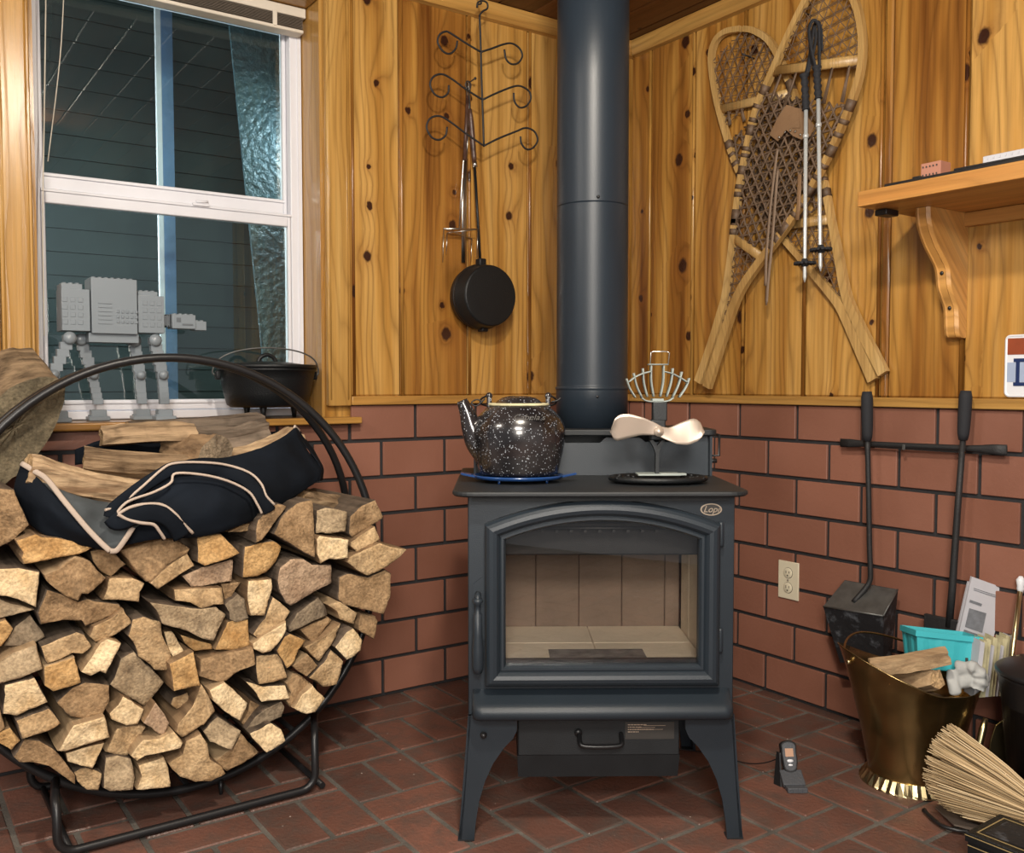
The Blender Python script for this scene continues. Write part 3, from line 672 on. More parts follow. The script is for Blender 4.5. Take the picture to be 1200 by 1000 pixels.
LOGS = [
 ('I', [(-70, 560), (-20, 566), (0, 571), (16, 573), (34, 615), (18, 632), (0, 643), (-50, 650)], 'brown', .51, BK, 'grey-brown log end at the left photo edge beside the lower left of the canvas bag'),
 ('A', [(110,210),(255,160),(300,180),(420,185),(540,215),(730,235),(640,290),(580,315),(440,335),(340,360),(170,385),(150,340),(165,300)], 'gold', .54, S, 'long flat golden log tapering right just under the left half of the bag'),
 ('A', [(-260,430),(0,415),(140,410),(300,440),(270,705),(140,645),(50,620),(-240,600)], 'pale', .54, BK, 'large pale squarish log end cut by the left photo edge, below the grey-brown one'),
 ('A', [(-280,640),(0,640),(250,712),(180,735),(0,780),(-280,800)], 'grey', .52, LI, 'thin grey wedge log pointing right under the large pale squarish end'),
 ('A', [(560,330),(670,370),(785,490),(650,605),(600,600),(570,655),(480,620),(400,560),(340,510),(320,460),(430,420),(480,370)], 'brown', .55, LI, 'diamond-shaped tan-brown log with a split lower left corner, under the long golden log'),
 ('A', [(660,290),(720,270),(850,310),(925,385),(810,475),(740,440),(680,360)], 'brown', .51, BK, 'small shaded log directly below the tan V-shaped point of the bag trim'),
 ('A', [(330,560),(450,600),(570,655),(640,640),(750,660),(880,680),(905,710),(820,770),(720,810),(630,845),(600,800),(450,795),(290,825),(265,740)], 'brown', .53, BK, 'wide brown log with curved growth rings below the diamond-shaped one'),
 ('I', [(128,678),(139,677),(156,677),(170,683),(165,694),(163,706),(140,704),(120,704),(126,690)], 'tan', .53, S, 'small tan log with a notched right side, beside the diamond-shaped log'),
 ('A', [(905,705),(970,815),(910,860),(820,920),(700,955),(655,915),(680,840),(820,770)], 'tan', .54, S, 'tan five-sided log at the right end of the wide ringed brown log'),
 ('A', [(-260,780),(0,800),(40,790),(105,855),(20,985),(0,1000),(-260,1000)], 'gold', .53, S, 'orange-brown log point poking in from the left photo edge'),
 ('A', [(225,755),(335,915),(250,960),(100,985),(20,985),(110,840)], 'dark', .50, BK, 'dark grey shaded log beside the orange-brown point at the left edge'),
 ('D', [(230,85),(450,5),(500,20),(545,95),(490,135),(430,130),(350,165),(270,190),(250,135)], 'tan', .54, BK, 'arched light brown log with a rounded hook at its right end'),
 ('D', [(-300,150),(0,180),(80,125),(215,75),(250,215),(120,275),(0,305),(-280,330)], 'grey', .54, LI, 'greyish squarish log left of the stacked orange cube and arched log'),
 ('D', [(255,205),(440,150),(480,305),(310,355),(258,320)], 'gold', .55, LI, 'orange cube-like log end right below the arched light brown log'),
 ('D', [(630,40),(710,65),(690,110),(620,250),(585,235),(530,265),(475,245),(540,150),(590,70)], 'pale', .56, LI, 'bright yellow log leaning right with a rounded top, beside the large cracked grey log'),
 ('D', [(25,310),(200,265),(285,415),(100,500),(15,495)], 'pale', .54, BK, 'pale yellowish blocky log under the greyish squarish one, near the left edge'),
 ('D', [(430,330),(500,300),(640,310),(640,400),(600,490),(500,510),(410,505),(345,440),(330,420)], 'brown', .54, BK, 'rough dark-streaked log with ragged edges under the orange cube'),
 ('D', [(700,150),(780,110),(980,310),(860,455),(700,355),(640,310),(680,230)], 'grey', .52, BK, 'large grey log end with a black crack, left centre of the pile'),
 ('D', [(720,375),(850,460),(810,550),(740,555),(650,515),(640,480),(690,430)], 'pale', .54, S, 'pale pitted log tucked under the large cracked grey one'),
 ('D', [(85,520),(290,450),(360,545),(300,580),(125,630)], 'tan', .54, BK, 'tan log with a dark smudge under the pale yellowish blocky one'),
 ('D', [(430,545),(610,490),(645,620),(390,710),(345,708),(380,640)], 'pale', .56, LI, 'pale slanted slab log under the rough dark-streaked one'),
 ('D', [(385,718),(615,648),(590,700),(540,805),(390,770)], 'pale', .54, S, 'pale wedge narrowing downward below the slanted slab log'),
 ('D', [(680,565),(770,548),(860,560),(820,620),(750,735),(680,730),(615,705)], 'tan', .52, LI, 'tan kite-shaped log left of the dark gap at lower centre-left'),
 ('D', [(-150,600),(0,590),(60,560),(120,640),(70,700),(0,655)], 'gold', .52, S, 'golden log end low on the left edge against the hoop'),
 ('D', [(-200,440),(0,455),(30,560),(0,585),(-200,590)], 'brown', .52, S, 'brown sliver of log at the left photo edge above the low golden one'),
 ('D', [(75,740),(140,630),(230,640),(330,700),(390,780),(440,840),(445,900),(360,840),(290,790),(200,770),(110,770)], 'brown', .53, BK, 'long olive-brown log sloping along the lower left of the hoop'),
 ('D', [(430,825),(500,790),(600,830),(580,935),(510,930),(450,880)], 'tan', .52, BK, 'small five-sided tan log at the foot of the sloping olive-brown one'),
 ('D', [(620,740),(690,725),(770,745),(795,860),(780,930),(640,940),(600,920),(610,830)], 'grey', .53, BK, 'rounded grey-tan log at the very bottom of the hoop, left of a pale one'),
 ('D', [(910,415),(1000,540),(960,620),(835,535)], 'pink', .55, S, 'pinkish wedge log standing on its point right of the pitted pale one'),
 ('E', [(-35,740),(40,640),(130,630),(215,580),(270,650),(260,680),(150,710),(50,735),(5,765)], 'pale', .56, LI, 'long pale wavy-edged log lying above the two lowest logs of the pile'),
 ('E', [(10,785),(160,740),(190,800),(205,915),(120,925),(40,935),(0,930),(30,850)], 'pale', .54, LI, 'pale squarish log at the very bottom of the hoop under the wavy-edged one'),
 ('E', [(370,590),(410,650),(430,750),(500,790),(525,835),(440,880),(350,890),(260,860),(215,820),(190,780),(270,720),(290,640)], 'tan', .56, S, 'bell-shaped tan log with a small square chip, resting on the bottom of the hoop'),
 ('E', [(460,765),(560,685),(620,605),(715,710),(680,740),(550,810),(525,825),(482,790)], 'brown', .53, LI, 'brown pointed log against the hoop right of the bell-shaped one'),
 ('E', [(665,605),(790,540),(850,570),(870,640),(760,715),(700,650)], 'pale', .56, BK, 'bright five-sided log sticking out at the lower right rim of the hoop'),
 ('E', [(480,500),(610,580),(550,690),(430,650),(390,590)], 'grey', .54, BK, 'dull grey rounded log above the brown pointed one'),
 ('E', [(385,310),(415,350),(465,470),(400,550),(260,625),(225,590),(240,540),(330,440)], 'tan', .55, S, 'tall ridged tan log leaning left of the bright four-sided one'),
 ('E', [(420,340),(515,295),(655,425),(650,460),(610,530),(560,500),(480,440),(440,400)], 'pale', .565, LI, 'brightest four-sided log end in the lower middle of the pile'),
 ('E', [(215,390),(295,355),(325,410),(235,460),(200,430)], 'tan', .50, BK, 'little tan log set back below the bright square end'),
 ('E', [(190,190),(340,120),(375,320),(215,350)], 'gold', .56, S, 'bright orange square log end in the middle of the pile'),
 ('E', [(380,170),(690,88),(698,190),(600,230),(520,290),(470,300),(410,280),(370,270)], 'brown', .55, S, 'wide brown slab log with a pale scratch right of the bright orange square'),
 ('E', [(160,0),(210,0),(280,118),(215,155),(190,120)], 'pale', .52, S, 'narrow splintered pale log above the bright orange square'),
 ('E', [(703,145),(840,132),(885,270),(800,300),(715,312),(702,240)], 'tan', .54, BK, 'tan squarish log with fine saw lines under the punky white one'),
 ('E', [(645,300),(740,325),(870,312),(895,390),(730,415),(690,350)], 'pale', .54, BK, 'pale low log with a ragged underside beneath the saw-lined tan one'),
 ('E', [(665,400),(735,445),(640,572),(615,535),(655,470)], 'brown', .50, S, 'shaded brown wedge between the brightest log and the dark ragged one'),
 ('E', [(745,460),(850,405),(870,440),(850,500),(665,598),(645,580),(700,500)], 'dark', .53, BK, 'dark ragged barky log above the bright five-sided one at lower right'),
 ('B', [(5,285),(130,250),(300,205),(420,200),(520,270),(500,300),(360,380),(215,515),(190,510),(90,400)], 'brown', .54, S, 'big shaded brown log under the handles of the bag'),
 ('B', [(215,520),(360,385),(500,308),(560,395),(440,465),(275,570)], 'tan', .55, S, 'tan slab clinging to the underside of the big shaded brown log'),
 ('B', [(575,185),(750,160),(880,300),(820,330),(620,400),(570,370)], 'gold', .55, BK, 'dark golden four-sided log under the right half of the bag'),
 ('B', [(450,470),(600,405),(840,342),(830,510),(700,530),(520,555)], 'pink', .53, BK, 'shaded purplish-brown slab below the dark golden log'),
 ('B', [(400,572),(520,567),(750,553),(755,670),(690,680),(600,710),(520,665),(410,655)], 'tan', .55, S, 'tan rectangular log with a notch in its underside, upper centre of the pile'),
 ('B', [(265,730),(200,650),(400,682),(600,712),(720,700),(800,760),(710,960),(620,940),(500,880),(300,815)], 'grey', .56, BK, 'large pinkish-grey slab log with white flecks in the centre of the pile'),
 ('B', [(770,680),(870,600),(930,640),(945,780),(850,805),(802,790),(800,740)], 'dark', .53, BK, 'small bluish-grey log right of the notched rectangular one'),
 ('I', [(267,729),(277,726),(292,726),(293,757),(270,762),(251,762),(257,750)], 'gold', .53, S, 'golden squarish log wedged right below the small bluish-grey one'),
 ('B', [(740,520),(890,510),(800,660),(768,650)], 'brown', .51, S, 'small brown triangular log pointing down right of the notched rectangular one'),
 ('I', [(154,725),(166,721),(188,727),(190,744),(197,757),(202,770),(197,788),(182,787),(178,781),(162,770),(156,752),(149,745)], 'tan', .54, BK, 'big ragged tan log left of the splintered pale one, centre-left of the pile'),
 ('I', [(211,744),(248,755),(250,761),(228,764),(216,754)], 'gold', .52, S, 'thin orange log mostly hidden under the large pinkish-grey slab'),
 ('C', [(25,400),(110,380),(200,365),(260,400),(230,490),(170,560),(110,580),(20,585),(15,500)], 'gold', .55, BK, 'rounded golden log under the right end of the bag, left of the textured pinkish log'),
 ('C', [(-75,318),(0,285),(75,262),(84,312)], 'tan', .52, S, 'thin pale edge of a log just under the bottom seam of the bag'),
 ('C', [(50,600),(190,592),(195,640),(155,815),(70,810),(45,690)], 'pale', .55, S, 'upright pale log with slightly tapered sides, right of the small bluish-grey one'),
 ('C', [(95,310),(110,250),(180,180),(230,150),(290,165),(240,230),(130,370),(95,385)], 'brown', .57, BK, 'barky wedge leaning against the right end of the bag'),
 ('C', [(290,185),(340,150),(430,128),(440,140),(445,475),(360,430),(200,330),(240,240)], 'brown', .56, BK, 'big quarter log with a smooth shaded face right of the leaning barky wedge'),
 ('C', [(450,190),(500,172),(635,195),(630,318),(540,330),(452,328)], 'grey', .54, BK, 'grey-tan square log end above the bright notched one at the upper right'),
 ('C', [(455,360),(470,338),(640,360),(640,470),(590,480),(530,475),(480,505),(460,450)], 'pale', .57, S, 'bright square log end with a notched bottom at the upper right of the pile'),
 ('C', [(645,225),(720,160),(800,130),(858,235),(780,285),(660,352),(642,330)], 'brown', .52, BK, 'topmost right log with a dark barky end against the brick wall'),
 ('C', [(655,378),(800,283),(830,362),(692,435),(655,402)], 'tan', .54, S, 'tan slanted slab between the dark barky end and the ragged outermost log'),
 ('C', [(650,468),(690,445),(820,378),(880,400),(975,415),(940,460),(870,520),(820,550),(760,580),(700,545),(640,500)], 'tan', .56, S, 'ragged winged log sticking out farthest to the right of the pile'),
 ('C', [(590,585),(640,562),(760,584),(860,534),(890,560),(880,700),(840,800),(760,780),(620,750),(585,720)], 'brown', .54, BK, 'large brown log with crackled grain on the right rim below the ragged winged one'),
 ('C', [(215,600),(230,520),(290,470),(370,468),(430,508),(550,512),(560,620),(430,690),(310,760),(280,740),(240,680)], 'pink', .55, BK, 'large textured pinkish log end with a frayed left side'),
 ('F', [(360,380),(350,340),(420,240),(590,128),(650,200),(665,258),(500,328),(420,358)], 'dark', .53, BK, 'dark grey weathered log below the large textured pinkish one'),
 ('F', [(445,362),(500,335),(660,275),(690,295),(640,350),(540,468),(475,400)], 'brown', .52, S, 'grey-brown wedge under the dark weathered log'),
 ('F', [(97,400),(190,280),(250,118),(378,225),(330,308),(200,385),(130,430)], 'tan', .55, BK, 'tan log sloping left below the upright pale one'),
 ('F', [(100,470),(200,392),(345,300),(350,360),(290,470),(230,525),(180,540),(110,510)], 'pale', .56, LI, 'white punky log full of small holes, right of centre'),
 ('F', [(330,410),(370,390),(490,440),(440,520),(400,620),(350,650),(320,590),(270,515)], 'gold', .55, BK, 'orange-tan log with a pointed foot right of the white punky one'),
 ('F', [(655,185),(730,152),(868,240),(850,330),(740,290),(720,230)], 'tan', .53, LI, 'pinkish-tan log wedged under the crackled brown one at right'),
 ('F', [(875,330),(900,245),(1000,262),(1020,300),(985,435),(875,370)], 'brown', .53, S, 'brown squarish log on the right rim below the crackled brown one'),
 ('F', [(790,382),(840,352),(910,440),(900,520),(790,592),(740,540),(697,490)], 'pale', .55, BK, 'pale grey-spotted round-cornered log against the right rim of the hoop'),
 ('F', [(472,490),(600,430),(748,315),(700,450),(588,600),(520,540)], 'tan', .54, S, 'tan spearhead-shaped log pointing up right'),
 ('F', [(390,630),(500,542),(582,625),(500,712),(432,670)], 'brown', .54, LI, 'small brown diamond log below the spearhead-shaped one'),
 ('F', [(670,505),(770,590),(720,770),(620,790),(560,740),(512,718),(620,600)], 'tan', .54, BK, 'fluted tan log like a shell against the lower right rim'),
 ('F', [(350,760),(400,682),(460,702),(535,760),(455,825),(370,930),(340,880),(375,830)], 'brown', .53, LI, 'reddish-brown log left of the round pale one on the lower right rim'),
 ('F', [(545,772),(640,870),(560,970),(490,985),(392,938),(462,835)], 'pale', .55, LI, 'round pale log resting on the lower right rim beside the reddish-brown one'),
]
for crop, pts, tone, xf, side, lab in LOGS:
    log_end(px(crop, pts), tone, lab, xf=xf, side=side, group=RK)

def log_axis(p0, p1, rad, tone, side, label, cat='firewood', seed=0, flat=1.0, n=9, group=None, name='firewood_log', ends=None, irr=.28, taper=.9, roll=None, half=False, world=True, parent=None):
    """a split log lying from p0 to p1"""
    p0, p1 = V(p0), V(p1); rnd = random.Random(seed); d = (p1 - p0); L_ = d.length; t = d.normalized()
    up = V((0, 0, 1)) if abs(t.z) < .9 else V((1, 0, 0)); a = (up - t * up.dot(t)).normalized(); b = t.cross(a)
    ang = sorted((k + rnd.uniform(-.3, .3)) * 2 * PI / n + (roll or 0) for k in range(n)); rs = [rad * (1 + rnd.uniform(-irr, irr)) for _ in ang]
    if half: rs = [r * (.35 if math.sin(x - (roll or 0)) < -.1 else 1) for r, x in zip(rs, ang)]
    sd = V((rnd.random() * 40,) * 3)
    prof = []
    for i in range(n):
        j = (i + 1) % n; pa = (math.cos(ang[i]) * rs[i], math.sin(ang[i]) * rs[i] * flat); pb = (math.cos(ang[j]) * rs[j], math.sin(ang[j]) * rs[j] * flat)
        for k in range(4): f = k / 4; prof.append((pa[0] * (1 - f) + pb[0] * f, pa[1] * (1 - f) + pb[1] * f))
    rings = []
    m = 14; bend = rnd.uniform(-.02, .02) * L_ / .4
    for s_ in range(m + 1):
        f = s_ / m; sc = (1 + (taper - 1) * f) * (.96 if s_ in (0, m) else 1)
        c = p0 + d * f + a * bend * math.sin(PI * f)
        rg = []
        for (x, y) in prof:
            q = c + a * (y * sc) + b * (x * sc)
            q += (a * y + b * x).normalized() * noise.noise(V((x * 60, y * 60, f * 5)) + sd) * rad * .12
            if s_ in (0, m): q += t * noise.noise(V((x * 50, y * 50, f)) + sd) * .006
            rg.append(q)
        rings.append(rg)
    g = G(); g.mi = 1; g.loft(rings, smooth=False)
    g.mi = 0
    for rg, c in ((rings[0], p0), (rings[-1], p1)):
        cc = sum(rg, V((0, 0, 0))) / len(rg); er = [rg] + [[v.lerp(cc, q) + t * noise.noise(v * 40 + sd) * .004 for v in rg] for q in (.35, .7)]
        g.loft(er, smooth=False, cap1=True)
    o = obj(name, g, [M['end_' + tone], M[side + ('_y' if abs(t.y) > abs(t.x) else '')]], parent, world=world)
    if label: tag(o, label, cat, group)
    return o

# big log leaning on the top of the pile at the left edge
bigp = [(0,463),(20,450),(45,442),(68,443),(77,455),(74,478),(60,510),(35,545),(0,572),(-45,585),(-60,560),(-60,500)]
P0 = [onX(x, y, .25) for x, y in bigp]; shift = V((-.185, -.03, .075)); c0 = sum(P0, V((0, 0, 0))) / len(P0)
g = G(); g.mi = 1; rings = []
o_ = []
for i in range(len(P0)):
    for j in range(5): o_.append(P0[i].lerp(P0[(i + 1) % len(P0)], j / 5))
for k in range(13):
    f = k / 12; rings.append([p + shift * f + (p - c0).normalized() * noise.noise(V((p.y * 34, p.z * 34, f * 1.6))) * .006 for p in o_])
g.loft(rings, smooth=False, cap1=True); g.mi = 0
g.loft([rings[0]] + [[v.lerp(c0, q) + V((noise.noise(v * 30) * .004, 0, 0)) for v in rings[0]] for q in (.2, .45, .7, .92)], smooth=False, cap1=True)
tag(obj('firewood_log', g, [M['end_old'], M['side_old_y']], world=True), 'very large half-round grey log leaning at the left photo edge above the canvas bag', 'firewood')

# ================================================================= CANVAS LOG CARRIER
bag = thing('log_carrier', 'black canvas log carrier bag with tan piping lying on top of the stacked firewood', 'bag', (.36, -1.83, .78))
def bpart(n, g, m, **k): return obj(n, g, M[m], bag, world=True, **k)
def sheet(rows, th=.004, wob=.004, seed=3.0, k=6):
    """rows: lists of 3D points with equal counts -> smooth cloth with thickness"""
    R = [smooth_path(r, k) for r in rows]; C_ = list(zip(*R)); C2 = [smooth_path(c, 5) for c in C_]; R2 = [list(r) for r in zip(*C2)]
    n = len(R2[0]); m = len(R2); vs = []
    for i, r in enumerate(R2):
        for j, p in enumerate(r):
            w = noise.noise(p * 16 + V((seed, 0, 0))) * wob * 2 + noise.noise(p * 45 + V((seed, 0, 0))) * wob * .7
            vs.append(p + V((w, 0, w * .5)))
    top = vs; bot = [v - V((th, 0, th * .3)) for v in vs]; N_ = len(vs); fc = []
    for i in range(m - 1):
        for j in range(n - 1):
            a = i * n + j; fc.append((a, a + 1, a + n + 1, a + n)); fc.append((N_ + a, N_ + a + n, N_ + a + n + 1, N_ + a + 1))
    for j in range(n - 1): fc.append((j, N_ + j, N_ + j + 1, j + 1)); a = (m - 1) * n + j; fc.append((a, a + 1, N_ + a + 1, N_ + a))
    for i in range(m - 1): a = i * n; fc.append((a, a + n, N_ + a + n, N_ + a)); a = i * n + n - 1; fc.append((a, N_ + a, N_ + a + n, a + n))
    return top + bot, fc
def sheet_obj(name, rows, mat, th=.004, wob=.004, seed=3.0):
    vs, fc = sheet(rows, th, wob, seed); g = G(); g.poly(vs, fc, True); return bpart(name, g, mat)
XR = lambda pts: [onX(x, y, xx) for x, y, xx in pts]
# outer cloth: front wall of the sling, from the left end to the right end; X says how far from the left wall
sheet_obj('front_panel', [
    XR([(185, 556, .47), (215, 540, .49), (262, 536, .47), (300, 527, .43), (330, 513, .38), (346, 501, .33)]),
    XR([(150, 590, .53), (200, 570, .55), (255, 562, .54), (300, 552, .50), (338, 540, .44), (360, 528, .37)]),
    XR([(140, 620, .56), (195, 602, .585), (250, 594, .58), (300, 583, .55), (345, 568, .48), (376, 548, .40)]),
    XR([(135, 643, .55), (180, 633, .575), (235, 629, .57), (292, 612, .55), (335, 589, .49), (374, 563, .42)])], 'canvas', seed=3)
sheet_obj('left_panel', [
    XR([(24, 545, .42), (40, 556, .46), (58, 574, .50), (74, 588, .53)]),
    XR([(17, 568, .42), (35, 580, .48), (62, 596, .54), (92, 612, .56)]),
    XR([(17, 590, .42), (40, 602, .49), (72, 615, .55), (108, 630, .57)]),
    XR([(27, 607, .43), (50, 626, .50), (86, 636, .54), (128, 647, .56)])], 'canvas', seed=8)
sheet_obj('end_flap', [
    XR([(36, 556, .45), (72, 574, .49), (110, 586, .51), (150, 588, .52), (190, 572, .50)]),
    XR([(60, 578, .505), (90, 588, .53), (125, 594, .54), (158, 594, .54), (188, 585, .54)]),
    XR([(90, 608, .55), (108, 606, .555), (132, 606, .56), (157, 606, .56), (185, 600, .56)]),
    XR([(128, 645, .575), (133, 644, .578), (139, 640, .58), (150, 628, .58), (160, 618, .58)])], 'dusty', seed=12)
sheet_obj('right_panel', [
    XR([(346, 501, .33), (349, 502, .28), (352, 506, .23), (354, 512, .18)]),
    XR([(362, 528, .37), (366, 526, .32), (366, 526, .25), (364, 530, .19)]),
    XR([(376, 548, .40), (379, 547, .34), (376, 548, .27), (372, 550, .20)]),
    XR([(374, 564, .42), (378, 563, .35), (378, 562, .28), (374, 564, .21)])], 'canvas', seed=21)
sheet_obj('back_panel', [
    XR([(88, 527, .14), (120, 515, .13), (160, 512, .12), (210, 512, .12), (260, 510, .12), (330, 505, .15)]),
    XR([(88, 545, .14), (120, 540, .14), (160, 535, .14), (210, 535, .14), (260, 530, .14), (335, 520, .16)])], 'canvas', seed=30)
def piping(name, pts, w=.0038, h=.0028, mat='piping', k=6):
    g = G(); g.tube(smooth_path(XR(pts), k), (w, h) and [(h, w)] * 1 if False else w, 8); return bpart(name, g, mat)
def ribbon(name, pts, half, mat, th=.0025, off=.008):
    P_ = smooth_path([onX(x, y, xx + off) for x, y, xx in pts], 6); g = G(); g.tube(P_, [(th, half)] * len(P_), 8, flat=(1, 0, 0)); return bpart(name, g, mat)
ribbon('trim_edge', [(25, 543, .425), (40, 552, .455), (55, 562, .485), (75, 587, .53), (100, 617, .562), (118, 636, .578), (129, 646, .585)], .006, 'piping')
ribbon('trim_edge', [(129, 646, .585), (137, 645, .585), (147, 632, .587), (156, 618, .588)], .006, 'piping')
ribbon('trim_edge', [(345, 500, .335), (350, 506, .30), (342, 511, .345)], .005, 'piping', off=.003)
ribbon('handle', [(130, 607, .575), (135, 596, .572), (165, 572, .555), (190, 556, .535), (205, 549, .53), (235, 548, .525), (265, 553, .52), (288, 563, .54), (302, 578, .555), (312, 592, .56), (316, 600, .56)], .016, 'canvas', .004, .012)
ribbon('handle', [(130, 605, .585), (140, 612, .59), (170, 602, .60), (190, 604, .60), (205, 615, .598), (213, 630, .59)], .019, 'canvas', .004, .014)
piping('piping', [(123, 598, .59), (140, 592, .58), (165, 572, .572), (190, 550, .552), (205, 543, .547), (235, 542, .543), (265, 545, .538), (292, 554, .545), (306, 567, .56), (312, 581, .572), (322, 592, .575)], .0030)
piping('piping', [(135, 603, .60), (150, 588, .595), (180, 577, .585), (200, 566, .578), (206, 555, .575), (240, 557, .572), (270, 565, .575), (292, 577, .58), (302, 592, .585), (307, 602, .585)], .0030)
piping('piping', [(138, 603, .605), (152, 595, .607), (170, 591, .61), (190, 592, .61), (205, 602, .612), (215, 614, .608), (226, 625, .60)], .0036)
piping('piping', [(138, 603, .607), (150, 609, .61), (165, 613, .615), (180, 615, .615), (187, 623, .612), (193, 632, .605)], .0036)
BG = 'split logs lying in the canvas carrier'
log_axis(onX(30, 549, .41), onX(178, 580, .40), .066, 'tan', 'side_light', 'long reddish-tan split log at the left end of the canvas bag', seed=4, flat=.6, group=BG, irr=.2)
log_axis(onX(118, 512, .22), onX(228, 508, .25), .050, 'tan', 'side_split', 'curved tan log at the back of the bag below the window sill', seed=12, flat=.55, group=BG)
log_axis(onX(98, 538, .32), onX(240, 545, .36), .050, 'tan', 'side_split', 'rough brown log in the middle of the bag', seed=15, flat=.6, group=BG)
log_axis(onX(254, 530, .40), onX(205, 524, .22), .052, 'dark', 'side_split', 'log with a dark round knot on its end in the middle of the bag', seed=23, flat=.9, group=BG, irr=.12)
log_axis(onX(150, 504, .13), onX(306, 492, .15), .034, 'brown', 'side_bark', 'dark weathered log topmost of the bag, nearest the window sill', seed=31, flat=.8, group=BG)
log_axis(onX(225, 516, .20), onX(312, 503, .20), .042, 'brown', 'side_bark', 'dull brown log behind the pale wedge in the bag', seed=37, flat=.8, group=BG)
log_axis(onX(343, 512, .26), onX(265, 540, .33), .056, 'tan', 'side_light', 'smooth pale wedge-shaped log at the right end of the bag', seed=42, flat=.55, group=BG, irr=.15)
# a log lying on the right shoulder of the stack behind the front ends
log_axis(onX(345, 583, .40), onX(425, 597, .30), .050, 'brown', 'side_split', 'long split log lying along the right shoulder of the pile behind the square grey end', seed=52, flat=.7, group=RK)

# ================================================================= THE STOVE
SA = math.radians(56.0)
stove = thing('wood_stove', 'charcoal freestanding wood stove with an arched glass door on curved legs', 'stove', (1.1727, -1.1312, 0), SA)
def sp_(name, g, m, parent=None, **k): return obj(name, g, m if isinstance(m, list) else M[m], parent or stove, **k)
TZ = .787
def rr_slab(g, x0, x1, y0, y1, z0, z1, r, bev=.004, n=6):
    pts = []
    for (cx, cy, a) in ((x1 - r[1], y0 + r[1], -PI / 2), (x1 - .01, y1 - .01, 0), (x0 + .01, y1 - .01, PI / 2), (x0 + r[0], y0 + r[0], PI)):
        rr_ = r[0] if a in (-PI / 2, PI) else .01
        for k in range(n + 1): t = a + PI / 2 * k / n; pts.append((cx + rr_ * math.cos(t), cy + rr_ * math.sin(t)))
    R = []
    def lev(z, ins):
        c = V(((x0 + x1) / 2, (y0 + y1) / 2, 0)); out = []
        for x, y in pts:
            sx_ = (abs(x - c.x) - ins) / max(abs(x - c.x), 1e-6); sy_ = (abs(y - c.y) - ins) / max(abs(y - c.y), 1e-6)
            out.append(V((c.x + (x - c.x) * sx_, c.y + (y - c.y) * sy_, z)))
        return out
    g.loft([lev(z0, bev), lev(z0 + bev, 0), lev(z1 - bev, 0), lev(z1 - bev * .3, bev * .3), lev(z1, bev)], cap0=True, cap1=True, smooth=False)
BX = .2965
# body shell: an open-fronted firebox
g = G()
g.box((-BX + .013, .30, .528), (.026, .54, .492), bevel=.004); g.box((BX - .013, .30, .528), (.026, .54, .492), bevel=.004)
g.box((-BX + .0365, .0365, .528), (.068, .014, .488)); g.box((BX - .0365, .0365, .528), (.068, .014, .488))
g.box((0, .30, .75), (2 * BX - .052, .54, .048)); g.box((0, .30, .326), (2 * BX - .052, .54, .090)); g.box((0, .555, .55), (2 * BX - .052, .03, .36)); g.box((0, .0385, .385), (2 * BX - .15, .015, .04))
sp_('body', g, 'iron')
g = G(); rr_slab(g, -.330, .3215, -.022, .565, .7745, TZ, (.045, .045), .004); sp_('top_plate', g, 'iron2')
g = G(); g.box((-.004, .022, .768), (.565, .012, .012)); sp_('top_trim', g, 'iron2')
# rear riser and upper deck
g = G(); x0, x1, yf = -.292, .312, .340
prof = [(x0, TZ + .0005), (x1, TZ + .0005), (x1 - .008, .888), (x1 - .05, .888), (x1 - .065, .872), (.045 + .10, .872), (.045 + .085, .884), (.045, .884), (.03, .870), (-.10, .870), (-.115, .884), (-.20, .884), (-.21, .888), (x0 + .008, .888)]
g.prism([(x, yf + (z - TZ) * .05, z) for x, z in prof], (0, .006, 0)); g.box((x0 + .004, .44, (TZ + .888) / 2), (.006, .24, .1)); g.box((x1 - .004, .44, (TZ + .888) / 2), (.006, .24, .1)); g.box((0, .558, .838), (x1 - x0 - .02, .006, .10)); sp_('riser_panel', g, 'iron')
g = G(); rr_slab(g, -.305, .326, .325, .580, .8885, .9045, (.02, .02), .003); sp_('upper_deck', g, 'iron2')
g = G(); g.tube([(x1 + .001, .37, .835), (x1 + .028, .37, .835), (x1 + .028, .37, .888), (x1 + .028, .45, .888)], .0035, 8); g.tube([(x1 + .001, .37, .822), (x1 + .022, .37, .822)], .006, 8); sp_('draft_rod', g, 'black')

# arched door
def outline(k, y, kz=1.0, n=28):
    w = .2585 - k; zb = .354 + k; zs = .712 - k * .75; za = .764 - k * 1.0
    h = za - zs; R = (w * w + h * h) / (2 * h); cz = za - R; a = math.asin(w / R); P = [V((-w, y, zb)), V((w, y, zb))]
    for i in range(n + 1): t = a - 2 * a * i / n; P.append(V((R * math.sin(t), y, cz + R * math.cos(t))))
    return P
levels = [(0, .029), (0, .004), (.004, -.004), (.010, -.009), (.018, -.011), (.026, -.008), (.031, -.001), (.033, .003), (.036, .001), (.041, .001), (.045, .008), (.046, .020), (.046, .027)]
g = G(); g.loft([outline(k, y) for k, y in levels] + [outline(0.0, .0285)], smooth=False)
for f in g.bm.faces: f.smooth = False
door = sp_('door', g, 'iron')
g = G(); R0, R1 = outline(.040, .018), outline(.040, .022); g.poly(R0, [tuple(range(len(R0)))]); g.poly(R1, [tuple(range(len(R1)))[::-1]]); obj('glass', g, M['stoveglass'], door)
for z in (.688, .451):
    g = G(); g.lathe([(.0, 0), (.0055, .001), (.0065, .006), (.0065, .050), (.0055, .055), (0, .056)], 14, Matrix.Translation((.263, .018, z - .028))); g.box((.257, .020, z), (.010, .012, .03)); obj('hinge', g, M['iron'], door)
g = G()
